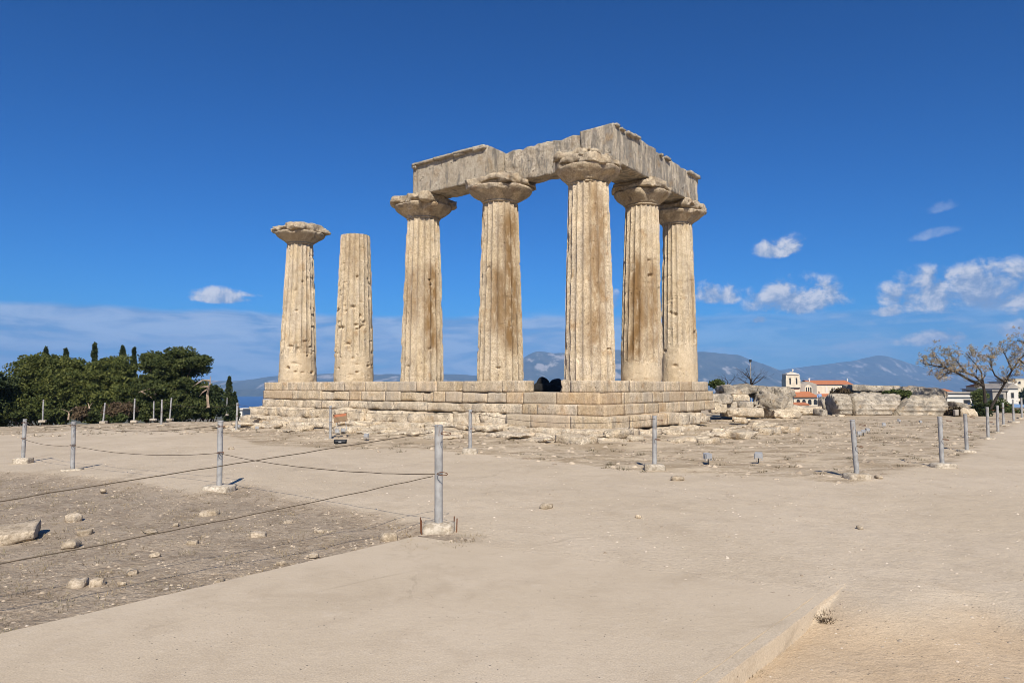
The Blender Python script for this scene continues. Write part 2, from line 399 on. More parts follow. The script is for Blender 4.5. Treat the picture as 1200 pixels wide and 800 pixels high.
def ground_mat():
    m, N, b = new_mat('ground')
    P = N.new('ShaderNodeNewGeometry').outputs['Position']
    A = N.new('ShaderNodeAttribute', attribute_name='zone'); s = N.new('ShaderNodeSeparateColor'); N.l.new(A.outputs['Color'], s.inputs[0])
    far = A.outputs['Alpha']
    n2 = N.noise(P, 2.2, 5, .65); n3 = N.noise(P, 14, 4, .72); n4 = N.noise(P, 90, 2, .7)
    c = path_colour(N, P, n2)
    # dark stony soil
    e = N.m('MULTIPLY', N.m('SUBTRACT', n2, .5), .9)
    soil = N.mix(N.sstep(n2, .3, .7), (0.31, 0.24, 0.165), (0.45, 0.36, 0.258))
    soil = N.mix(N.m('MULTIPLY', N.sstep(n3, .50, .64), .8), soil, (0.45, 0.37, 0.275))
    soil = N.mix(N.m('MULTIPLY', N.m('SUBTRACT', 1.0, N.sstep(n3, .36, .45)), .6), soil, (0.16, 0.12, 0.08))
    soil = N.mix(N.m('MULTIPLY', N.sstep(N.noise(P, .8, 5, .6), .54, .66), .7), soil, (0.40, 0.325, 0.24))
    c = N.mix(N.sstep(N.m('ADD', s.outputs[0], e), .3, .7), c, soil)
    # rock shelf with thin earth in the joints
    Pl = N.vscale(P, (.45, 1.5, 2.2))
    st = N.noise(Pl, 1.6, 6, .7, .3)
    rock = N.mix(N.sstep(st, .36, .60), (0.31, 0.235, 0.15), (0.56, 0.455, 0.32))
    rock = N.mix(N.m('MULTIPLY', N.sstep(n3, .52, .66), .6), rock, (0.70, 0.595, 0.45))
    rock = N.mix(N.m('MULTIPLY', N.sstep(N.noise(N.vadd(P, (2, 9, 0)), .55, 5, .6), .5, .66), .6), rock, (0.36, 0.275, 0.175))
    c = N.mix(N.sstep(N.m('ADD', s.outputs[1], e), .3, .7), c, rock)
    # sandy earth by the kerb
    earth = N.mix(N.sstep(n2, .3, .7), (0.53, 0.395, 0.25), (0.60, 0.46, 0.305))
    earth = N.mix(N.m('MULTIPLY', N.sstep(n3, .58, .7), .4), earth, (0.47, 0.33, 0.19))
    c = N.mix(N.sstep(N.m('ADD', s.outputs[2], N.m('MULTIPLY', e, .5)), .15, .85), c, earth)
    # distant scrub and fields
    fld = N.mix(N.sstep(N.noise(P, .02, 7, .62), .4, .6), (0.075, 0.08, 0.035), (0.24, 0.19, 0.115))
    c = N.mix(far, c, fld)
    gr = N.sstep(n4, .3, .7)
    c = N.mix(.8, c, N.mix(gr, (.74, .73, .72), (1.0, 1.0, 1.0)), 'MULTIPLY')
    sp = N.voro(P, 26); spm = N.m('MULTIPLY', N.m('SUBTRACT', 1.0, N.sstep(sp, .06, .2)), N.sstep(n3, .46, .58))
    c = N.mix(N.m('MULTIPLY', spm, .75), c, (0.26, 0.20, 0.14))
    N.l.new(c, b.inputs['Base Color']); b.inputs['Roughness'].default_value = .95
    h = N.m('ADD', N.m('ADD', N.m('MULTIPLY', n3, .7), N.m('MULTIPLY', n2, .5)), N.m('ADD', N.m('MULTIPLY', n4, .2), N.m('MULTIPLY', spm, .3)))
    h = N.m('ADD', h, N.m('MULTIPLY', N.m('MULTIPLY', st, s.outputs[1]), 1.6))
    h = N.m('ADD', h, N.m('MULTIPLY', N.m('MULTIPLY', n3, s.outputs[0]), 1.5))
    bump(N, b, h, .9, .02)
    return m
M_GND = ground_mat()
def slab_mat():
    m, N, b = new_mat('path_surface')
    P = N.new('ShaderNodeNewGeometry').outputs['Position']
    n2 = N.noise(P, 2.2, 5, .65); n3 = N.noise(P, 14, 4, .72); n4 = N.noise(P, 90, 2, .7)
    c = path_colour(N, P, n2)
    c = N.mix(.8, c, N.mix(N.sstep(n4, .3, .7), (.74, .73, .72), (1.0, 1.0, 1.0)), 'MULTIPLY')
    pits = N.m('MULTIPLY', N.m('SUBTRACT', 1.0, N.sstep(N.voro(P, 24), .05, .17)), N.sstep(n3, .48, .58))
    c = N.mix(N.m('MULTIPLY', pits, .85), c, (0.24, 0.185, 0.13))
    N.l.new(c, b.inputs['Base Color']); b.inputs['Roughness'].default_value = .93
    bump(N, b, N.m('ADD', N.m('ADD', N.m('MULTIPLY', n3, .5), N.m('MULTIPLY', n2, .4)), N.m('SUBTRACT', N.m('MULTIPLY', n4, .14), N.m('MULTIPLY', pits, .5))), .8, .012)
    return m
M_SLAB = slab_mat()
def mountain_mat():
    m, N, b = new_mat('mountain_scrub')
    P = N.new('ShaderNodeNewGeometry').outputs['Position']
    P = N.vscale(P, (1, .22, 1.3)); n = N.noise(P, .006, 7, .66, .2); n2 = N.noise(P, .012, 6, .65)
    c = N.mix(N.sstep(n2, .35, .6), (0.035, 0.045, 0.025), (0.08, 0.08, 0.05))
    c = N.mix(N.sstep(n, .54, .63), c, (0.36, 0.32, 0.27))
    N.l.new(c, b.inputs['Base Color']); b.inputs['Roughness'].default_value = 1
    return m
M_MTN = mountain_mat()
def sea_mat():
    m, N, b = new_mat('sea_water')
    P = N.new('ShaderNodeNewGeometry').outputs['Position']
    n = N.noise(N.vscale(P, (1, .25, 1)), .004, 6, .6)
    c = N.mix(n, (0.008, 0.05, 0.17), (0.02, 0.09, 0.26)); N.l.new(c, b.inputs['Base Color'])
    b.inputs['Roughness'].default_value = .45; bump(N, b, N.noise(P, .4, 5, .6), .5, .3)
    return m
M_SEA = sea_mat()

# ------------------------------------------------------------------ temple frame
C1 = Vector((2.58, 22.90, 0)); TH = rad(37.48)
UD = Vector((-math.cos(TH), math.sin(TH), 0)); VD = Vector((math.sin(TH), math.cos(TH), 0))
ZS = EYE + 0.175           # top of the stylobate
def tp(u, v, z=0.0): return C1 + UD * u + VD * v + Vector((0, 0, z))
RU = math.atan2(UD.y, UD.x); RV = math.atan2(VD.y, VD.x)
def u_at(px, v=-0.95):
    k = (px - 600) / (FPX / math.cos(PITCH) * 1.0)
    k = (px - 600) / FPX * 1.002
    b = C1 + VD * v
    return (k * b.y - b.x) / (UD.x - k * UD.y)
def v_at(px, u=-0.95):
    k = (px - 600) / FPX * 1.002
    b = C1 + UD * u
    return (k * b.y - b.x) / (VD.x - k * VD.y)

# ------------------------------------------------------------------ ground
def poly_sd(X, Y, poly):
    """signed distance to polygon, negative inside"""
    d = np.full(X.shape, 1e18); ins = np.zeros(X.shape, bool); n = len(poly)
    for i in range(n):
        ax, ay = poly[i]; bx, by = poly[(i + 1) % n]
        ex, ey = bx - ax, by - ay
        t = np.clip(((X - ax) * ex + (Y - ay) * ey) / (ex * ex + ey * ey + 1e-12), 0, 1)
        d = np.minimum(d, (X - ax - t * ex) ** 2 + (Y - ay - t * ey) ** 2)
        c = ((ay > Y) != (by > Y)) & (X < ex * (Y - ay) / (ey if abs(ey) > 1e-12 else 1e-12) + ax)
        ins ^= c
    d = np.sqrt(d); return np.where(ins, -d, d)
g2 = lambda L: [tuple(gnd(*p)[:2]) for p in L]
SOIL = [(-4.6, 1.0), (-2.8, 4.2), (-1.6, 5.7), (-.35, 7.3)] + g2([(516, 616), (440, 601), (340, 583), (290, 566), (230, 577), (150, 557), (60, 546), (-200, 530)])
ROCKY = g2([(-300, 505), (30, 497), (120, 494), (250, 500), (300, 517), (390, 527), (480, 527), (560, 533), (700, 545), (760, 553), (900, 557), (1000, 566), (1060, 550), (1110, 545), (1140, 530), (1165, 510), (1190, 497), (1230, 480), (1230, 470), (-300, 470)])
DL = Vector((0.618, 0.786)); DK = Vector((0.652, 0.758))
PA = Vector(gnd(495, 626)[:2]); PK = Vector(gnd(985, 690)[:2]) + DK * .3
SLAB = [tuple(PA - DL * 11), tuple(PA + DL * .45), (0.5, 8.4), (2.2, 7.2), tuple(PK), tuple(PK - DK * 11)]
NK = Vector((DK.y, -DK.x))
EARTH = [tuple(PK - NK * 1.3 - DK * .5), tuple(PK + DK * .05)] + g2([(1040, 706), (1120, 690), (1300, 730)]) + [(4.5, 1.5), (2.5, -3), tuple(PK - DK * 10), tuple(PK - DK * 10 - NK * 1.3)]
TBOX = [tuple(tp(*q)[:2]) for q in ((-2.6, -2.6), (19.5, -2.6), (19.5, 6), (9, 14), (-2.6, 14))]
def edge_y(X):
    e = 37.0 + 6 * ss(X, -14, -2) + 3.0 * np.sin(X * .21) * .4
    return e + 40 * np.exp(-((X - 36) / 9.0) ** 2) * (X > 0) + 9 * ss(X, -2, 12)
def ground_z(X, Y, detail=True):
    X = np.asarray(X, float); Y = np.asarray(Y, float)
    z = -0.025 * np.maximum(0, -X - 4)
    z = np.maximum(z, -0.6)
    r = np.hypot(X, Y)
    p = np.stack([X, Y, np.zeros_like(X)], 1)
    z = z + .05 * fbm(p * .22, 3, 3)
    if detail:
        soil = ss(-poly_sd(X, Y, SOIL), -.1, .5); rocky = ss(-poly_sd(X, Y, ROCKY), -.2, .5); slab = poly_sd(X, Y, SLAB)
        earth = ss(-poly_sd(X, Y, EARTH), -.2, .9)
        tb = poly_sd(X, Y, TBOX)
        z = z * ss(slab, 0, 3) + soil * (-.075 + .045 * fbm(p * 1.4, 5, 7, .6)) + earth * (-.11) * (1 - ss(slab, .0, 4.0) * .75)
        # rock shelf: stepped ledges that climb towards the temple
        q = fbm(p * np.array([.5, 1.1, 1]), 4, 21) * .5 + .5
        st = q * 7; st = (np.floor(st) + ss(st - np.floor(st), .35, .65)) / 7
        z = z + rocky * (st * .13 - .05 + .03 * fbm(p * 3.1, 4, 5, .6)) + rocky * .07 * (1 - ss(tb, .1, 2.6))
        # small worn undulation of the trodden surface
        z = z + (1 - rocky) * (1 - soil) * (.012 * fbm(p * 1.1, 4, 9) + .008 * fbm(p * 4.5, 3, 4)) * ss(slab, 0, .5)
        fa, fb = np.array(SLAB[1]), np.array(SLAB[4]); fd = (fb - fa) / np.linalg.norm(fb - fa)
        fs = -((X - fa[0]) * -fd[1] + (Y - fa[1]) * fd[0])      # how far this side of the line where the slab runs out
        near = (1 - ss(slab, .15, .9)) * (1 - soil) * (1 - earth); z = z * (1 - near) + .004 * near
        kd = (X - PK.x) * NK.x + (Y - PK.y) * NK.y
        inner = .005 - .035 * ss(fs, .1, 2.0); inner = inner + (-.12 - inner) * ss(fs, .75, 1.1) * ss(kd, -.9, -.5)
        z = np.where(slab < 0, inner, z + .003 * (1 - soil) * (1 - earth))
    e = edge_y(X)
    dd = np.where(Y > 0, Y - e, r - 70)
    dd = np.maximum(dd, np.abs(X) - 75)
    z = z - 3.2 * ss(dd, 0, 7) - 5.0 * ss(dd, 5, 50)
    z = z - np.maximum(0, r - 60) * .031
    z = z + 17.5 * np.exp(-(((X - 205) / 75) ** 2 + ((Y - 265) / 90) ** 2)) + 2.2 * np.exp(-(((X - 68) / 20) ** 2 + ((Y - 95) / 30) ** 2))
    z = z + 1.5 * fbm(p * .02, 4, 31) * ss(r, 60, 200)
    return np.maximum(z, -63.0)
def gz(x, y): return float(ground_z(np.array([x]), np.array([y]))[0])

def build_ground():
    ang = np.concatenate([np.linspace(-180, -52, 44, endpoint=False), np.linspace(-52, 52, 560, endpoint=False), np.linspace(52, 180, 44, endpoint=False)])
    rr = np.concatenate([np.geomspace(.6, 60, 400), np.geomspace(62, 3000, 60), np.array([8000, 20000, 60000])])
    A, R = np.meshgrid(np.radians(ang), rr)
    X = (np.sin(A) * R).ravel(); Y = (np.cos(A) * R).ravel()
    z = ground_z(X, Y)
    na, nr = len(ang), len(rr)
    V = np.stack([X, Y, z], 1); V = np.vstack([V, [[0, 0, -.07]]])
    i, j = np.meshgrid(np.arange(nr - 1), np.arange(na), indexing='ij'); i = i.ravel(); j = j.ravel(); j2 = (j + 1) % na
    F = np.stack([i * na + j, i * na + j2, (i + 1) * na + j2, (i + 1) * na + j], 1)
    c = len(V) - 1
    # cap in the middle: degenerate quads split into pairs of neighbours
    k = np.arange(0, na, 2); capf = np.stack([np.full(len(k), c), (k + 2) % na, (k + 1) % na, k], 1)
    F = np.vstack([F[:, ::-1], capf[:, ::1]])
    o = mesh_obj('ground', V, F, M_GND, smooth=True)
    zone = np.zeros((len(V), 4), np.float32)
    VX, VY = V[:, 0], V[:, 1]
    zone[:, 0] = ss(-poly_sd(VX, VY, SOIL), -.5, .6); zone[:, 1] = ss(-poly_sd(VX, VY, ROCKY), -.5, .5); zone[:, 2] = ss(-poly_sd(VX, VY, EARTH), -.5, 1.2) * ss((VX - PK.x) * NK.x + (VY - PK.y) * NK.y, -.08, .1)
    rr_ = np.hypot(VX, VY); dd = np.where(VY > 0, VY - edge_y(VX), rr_ - 70); zone[:, 3] = ss(np.maximum(dd, np.abs(VX) - 75), 1, 8)
    a = o.data.color_attributes.new('zone', 'FLOAT_COLOR', 'POINT'); a.data.foreach_set('color', zone.ravel())
    tag(o, kind='structure')
    return o
build_ground()
sea = mesh_obj('sea', [(-60000, 1000, -60), (60000, 1000, -60), (60000, 60000, -60), (-60000, 60000, -60)], [(0, 1, 2, 3)], M_SEA); tag(sea, kind='structure')

# foreground path slab and its kerb
def strip_slab(name, outline, z0, z1, mat, seg=.12, jit=.006, seed=1):
    rnd = random.Random(seed); pts = []
    n = len(outline)
    for i in range(n):
        a = Vector(outline[i]); b = Vector(outline[(i + 1) % n]); L = (b - a).length; k = max(1, int(L / seg))
        for s in range(k):
            p = a.lerp(b, s / k); pts.append(p + Vector((rnd.uniform(-jit, jit), rnd.uniform(-jit, jit))))
    bm = bmesh.new(); top = [bm.verts.new((p.x, p.y, z1)) for p in pts]; f = bm.faces.new(top)
    r = bmesh.ops.extrude_face_region(bm, geom=[f]); vs = [g for g in r['geom'] if isinstance(g, bmesh.types.BMVert)]
    for v in vs: v.co.z = z0
    bmesh.ops.recalc_face_normals(bm, faces=bm.faces)
    es = [e for e in bm.edges if abs(e.verts[0].co.z - z1) < 1e-5 and abs(e.verts[1].co.z - z1) < 1e-5]
    bmesh.ops.bevel(bm, geom=es, offset=.004, segments=2, affect='EDGES')
    me = bpy.data.meshes.new(name); bm.to_mesh(me); bm.free(); me.materials.append(mat)
    o = bpy.data.objects.new(name, me); COL.objects.link(o); return o
nK = Vector((DK.y, -DK.x))       # outward normal of the kerb side
slab_out = [tuple(PA - DL * 11), tuple(PA + DL * .45), (0.5, 8.4), (2.2, 7.2), tuple(PK - nK * .098), tuple(PK - DK * 11 - nK * .098)]
path = strip_slab('path', slab_out, -.3, 0.0, M_SLAB, seed=2); tag(path, kind='structure')
kerb = strip_slab('kerb', [tuple(PK - nK * .093), tuple(PK), tuple(PK - DK * 11), tuple(PK - DK * 11 - nK * .093)][::-1], -.3, .004, M_SLAB, seg=.22, jit=.004, seed=3); tag(kerb, kind='structure')

# ------------------------------------------------------------------ mountains and haze
def mountain(name, prof, dist, depth, seed, base=-61.0, n=420, m=46):
    px = np.array([p[0] for p in prof], float); py = np.array([p[1] for p in prof], float)
    xs = np.linspace(px[0], px[-1], n)
    ys = np.interp(xs, px, py)
    k = np.ones(9) / 9; ysm = np.convolve(np.pad(ys, 4, 'edge'), k, 'valid')
    V = []
    tan = (xs - 600) / FPX
    top = EYE + (452.2 - ysm) / FPX * dist
    rows = np.linspace(-1, 1, m)
    for t in rows:
        Y = dist + t * depth
        X = tan * Y
        w = (1 - abs(t)) ** 1.15
        p = np.stack([X / 900, np.full(n, Y / 900), np.full(n, seed * 3.3)], 1)
        rg = 1 - np.abs(fbm(p, 5, seed, .55))
        z = base + (top - base) * w * (1 if t == 0 else 1) + (rg - .75) * (top - base) * .55 * w * (1 - w ** 2 * .85)
        V.append(np.stack([X, np.full(n, Y), z + 6 * fbm(p * 6, 3, seed + 4) * w], 1))
    V = np.concatenate(V)
    i, j = np.meshgrid(np.arange(m - 1), np.arange(n - 1), indexing='ij'); i = i.ravel(); j = j.ravel()
    F = np.stack([i * n + j, i * n + j + 1, (i + 1) * n + j + 1, (i + 1) * n + j], 1)
    o = mesh_obj(name, V, F, M_MTN, smooth=True); tag(o, kind='structure'); return o
mountain('hills', [(-500, 459), (-200, 456), (0, 457), (150, 458), (240, 457), (275, 455.5), (330, 457.5), (400, 455), (480, 457), (600, 455), (700, 458)], 4500, 330, 3)
mountain('mountain', [(-900, 440), (-400, 436), (-100, 444), (120, 448), (200, 447), (240, 445.5), (285, 446.5), (300, 443), (330, 439.5), (372, 438), (400, 436.5), (440, 438), (520, 438), (545, 439), (610, 441), (700, 446), (760, 452)], 6000, 1300, 5)
mountain('mountain', [(500, 455), (560, 441), (597, 434), (616, 417), (630, 411), (650, 413.5), (690, 410), (720, 409), (780, 410), (820, 411), (848, 414), (866, 415), (880, 421), (900, 428), (915, 434), (935, 441), (965, 449), (990, 455)], 6600, 1500, 8)
mountain('mountain', [(820, 452), (870, 438), (900, 434.5), (930, 431), (955, 428), (985, 424.5), (1005, 421.5), (1020, 417), (1032, 415.5), (1050, 420), (1075, 428), (1100, 434), (1150, 440), (1200, 437), (1300, 430), (1500, 424), (1900, 438)], 8200, 1200, 11)
mountain('mountain', [(880, 455), (930, 445), (985, 441), (1050, 439), (1090, 443), (1150, 446), (1250, 444), (1500, 440), (1800, 452)], 7400, 900, 14)
HZ = 9700
hv, hf = box(-HZ, HZ, -HZ, HZ, -64, 480)
haze = mesh_obj('haze', hv, hf); tag(haze, 'pale blue haze over the gulf and the far mountains', 'haze', kind='stuff')
hm = bpy.data.materials.new('haze_air'); hm.use_nodes = True; H = NT(hm.node_tree); H.n.clear()
pv = H.new('ShaderNodeVolumePrincipled'); pv.inputs['Color'].default_value = (0.29, 0.54, 0.95, 1); pv.inputs['Density'].default_value = 1.35e-4; pv.inputs['Anisotropy'].default_value = -0.12
ho = H.new('ShaderNodeOutputMaterial'); H.l.new(pv.outputs[0], ho.inputs['Volume']); haze.data.materials.append(hm)
haze.visible_shadow = True

# ------------------------------------------------------------------ temple platform
platform = empty('temple_platform', tuple(tp(0, 0)))
tag(platform, 'stepped stone block platform under the seven standing columns', 'platform')
PINV = Matrix.Translation(-tp(0, 0))
bseed = [100]
def pblock(name, side, a, b, out, depth, z0, z1, mat=M_BLK, rough=0, mesh_seed=None):
    """one block of a course; side 'u' runs along the facade, 'v' along the flank"""
    bseed[0] += 1; s = bseed[0]
    L = abs(b - a) - .001; mid = (a + b) / 2
    prm = [dict(amp=.008, wear=.014, wr=.025, seg=.075), dict(amp=.03, wear=.05, wr=.06, seg=.075, freq=3.2), dict(amp=.10, wear=.08, wr=.09, seg=.08, freq=3.0)][rough]
    V, F = stone_V(L, depth, z1 - z0 + (.006, .012, .05)[rough], seed=s, cap=(32, 8, 9), **prm)
    o = mesh_obj(name, V, F, mat, platform, smooth=False)
    rj = random.Random(s)
    if side == 'u': p = tp(mid, -.95 - out + depth / 2); r = RU
    else: p = tp(-.95 - out + depth / 2, mid); r = RV
    p = p - tp(0, 0)
    o.location = (p.x + rj.uniform(-.008, .008), p.y + rj.uniform(-.008, .008), z0); o.rotation_euler = (0, 0, r + rj.uniform(-.004, .004))
    return o
def course(side, a, b, out, depth, z0, z1, lo=.9, hi=1.7, **k):
    rnd = random.Random(int(a * 100 + z0 * 1000 + (7 if side == 'u' else 0)))
    p = a
    while p < b - .01:
        L = rnd.uniform(lo, hi); q = p + L
        if b - q < lo * .6: q = b
        rg = k.get('rough', 0); jit = (.01, .05, .13)[rg]
        pblock('step_block', side, p, q, out + rnd.uniform(-jit, jit), depth, z0, z1 + rnd.uniform(-jit * .6, .004), **k); p = q
Z1, Z2, Z3, Z4, Z5 = ZS - .385, ZS - .765, ZS - 1.10, ZS - 1.50, -.25
# stylobate (top course), with the gaps of the ruin
corner = -.95; S0_ = 3.86
c1u = [(u_at(655), u_at(668), 2), (u_at(668), corner, 0)]
for a, b, k, dp in [(533, 512, 0, .55), (512, 488, 0, .55), (488, 453, 0, .8), (453, 428, 0, 2.0), (428, 404, 0, 2.0), (404, 368, 0, 2.0), (368, 331, 0, 2.0), (331, 311, 0, 2.0), (614, 588, 0, .62), (588, 542, 0, .62)]:
    a, b = u_at(a), u_at(b); pblock('stylobate_block', 'u', min(a, b), max(a, b), 0.0, dp, Z1, ZS, rough=k)
for a, b, k in c1u: pblock('stylobate_block', 'u', min(a, b), max(a, b), 0.0, 2.0 if k == 0 else .8, Z1, ZS, rough=k)
for uc in (S0_, S0_ + 4.03): pblock('stylobate_block', 'u', uc - .68, uc + .72, -.68, 1.3, Z1, ZS - .012)      # bedding under the second and third columns
V, F = stone_V(.5, .5, .13, seg=.06, amp=.06, wear=.1, wr=.1, seed=88); o = mesh_obj('broken_slab', V, F, M_WORN, platform); q = tp(u_at(539, -.6), -.6) - tp(0, 0); o.location = (q.x, q.y, Z1 - .01)
vv = [corner + 2.0, v_at(722), v_at(744), v_at(765), v_at(778), v_at(796), v_at(810), v_at(829)]
vv = [v for v in vv if v >= corner + 2.0 - 1e-6]; vv = sorted(vv)
for a, b in zip(vv[:-1], vv[1:]): pblock('stylobate_block', 'v', a, b, 0.0, 2.0, Z1, ZS - .006)
# second course
ucuts = [corner, u_at(652), u_at(614), u_at(594), u_at(570), u_at(541), u_at(523), u_at(509), u_at(496), u_at(470), u_at(453), u_at(425), u_at(411), u_at(378), u_at(345), u_at(311)]
for i, (a, b) in enumerate(zip(ucuts[:-1], ucuts[1:])):
    low = .035 if i in (3, 4, 7, 8, 12) else 0.0
    pblock('step_block', 'u', a, b, .05 - low * 1.2, 1.5, Z2, Z1 - low, rough=1 if low else 0)
vc = [corner + 1.4, v_at(730), v_at(751), v_at(763), v_at(775), v_at(782), v_at(800), v_at(814), v_at(833)]
vc = sorted(v for v in vc if v >= corner + 1.4 - 1e-6)
for a, b in zip(vc[:-1], vc[1:]): pblock('step_block', 'v', a, b, .05, 1.5, Z2, Z1)
# third course
course('u', corner - .35, u_at(611, -1.3), .35, 1.3, Z3, Z2, 1.0, 1.7)
course('u', u_at(611, -1.3), u_at(430, -1.3), .33, 1.3, Z3, Z2 - .02, 1.2, 2.4, rough=1, mat=M_WORN)
course('u', u_at(430, -1.3), u_at(309, -1.3), .3, 1.3, Z3 - .02, Z2 - .03, 1.0, 2.0, rough=1, mat=M_WORN)
course('v', corner + .95, v_at(771, -1.3), .35, 1.3, Z3, Z2, 1.2, 2.0)
course('v', v_at(771, -1.0), v_at(836, -1.0), .07, 1.3, Z3 - .05, Z2, .5, 1.1)
# fourth course
course('u', corner - .75, u_at(593, -1.7), .75, 1.3, Z4, Z3, 1.1, 1.7)
course('u', u_at(593, -1.7), u_at(294, -1.7), .72, 1.3, Z4 - .05, Z3 - .03, 1.2, 2.6, rough=2, mat=M_WORN)
course('v', corner + .55, v_at(795, -1.7), .75, 1.3, Z4, Z3, 1.2, 1.9)
course('v', v_at(795, -1.7), v_at(838, -1.7), .6, 1.3, Z4 - .1, Z3 - .12, .8, 1.6, rough=2, mat=M_WORN)
# rock-cut foundation
course('u', corner - 1.25, u_at(280, -2.3), 1.3, 1.5, Z5, Z4 - .02, 1.5, 3.2, rough=2, mat=M_WORN)
course('v', corner + .2, v_at(815, -2.1), 1.2, 1.5, Z5, Z4 - .04, 1.5, 2.6, rough=2, mat=M_WORN)
course('u', corner - 1.9, u_at(300, -3.0), 1.95, 1.5, Z5, .13, 1.6, 3.4, rough=2, mat=M_WORN)
course('v', corner - .5, v_at(800, -2.8), 1.95, 1.5, Z5, .13, 1.5, 2.8, rough=2, mat=M_WORN)
# tumbled slabs and crumbled edges at the foot of the steps
rs_ = random.Random(44)
for k in range(64):
    side = 'u' if k % 3 else 'v'
    a = rs_.uniform(-2.2, 16.5) if side == 'u' else rs_.uniform(-2.5, 8.2)
    out = rs_.uniform(1.2, 3.6) ** 1.0; sx, sy, sz = rs_.uniform(.35, 1.5), rs_.uniform(.3, .8), rs_.uniform(.10, .26)
    q = tp(a, -.95 - out) if side == 'u' else tp(-.95 - out, a)
    V, F = stone_V(sx, sy, sz, seg=.08, amp=.06, wear=.1, wr=.1, seed=1300 + k, freq=2.6, cap=(16, 10, 5))
    o = mesh_obj('broken_slab', V, F, M_WORN, platform); zq = gz(q.x, q.y)
    o.location = (q.x - C1.x, q.y - C1.y, max(zq - .05, .30 - (out - 1.2) * .2 - .12)); o.rotation_euler = (rs_.uniform(-.1, .1), rs_.uniform(-.1, .1), (RU if side == 'u' else RV) + rs_.uniform(-.35, .35))
# earth and stone packing behind the courses
V, F = stone_V(17.6, 6.0, Z1 + .23, seg=.5, amp=.04, seed=77); cf = mesh_obj('packing', V, F, M_WORN, platform)
cf.location = tuple(tp(7.95, 2.5) - tp(0, 0))[:2] + (-.25,); cf.rotation_euler = (0, 0, RU)
V, F = stone_V(7.2, 6.0, Z1 + .225, seg=.5, amp=.04, seed=78); cf = mesh_obj('packing', V, F, M_WORN, platform)
cf.location = tuple(tp(2.5, 4.6) - tp(0, 0))[:2] + (-.25,); cf.rotation_euler = (0, 0, RV)

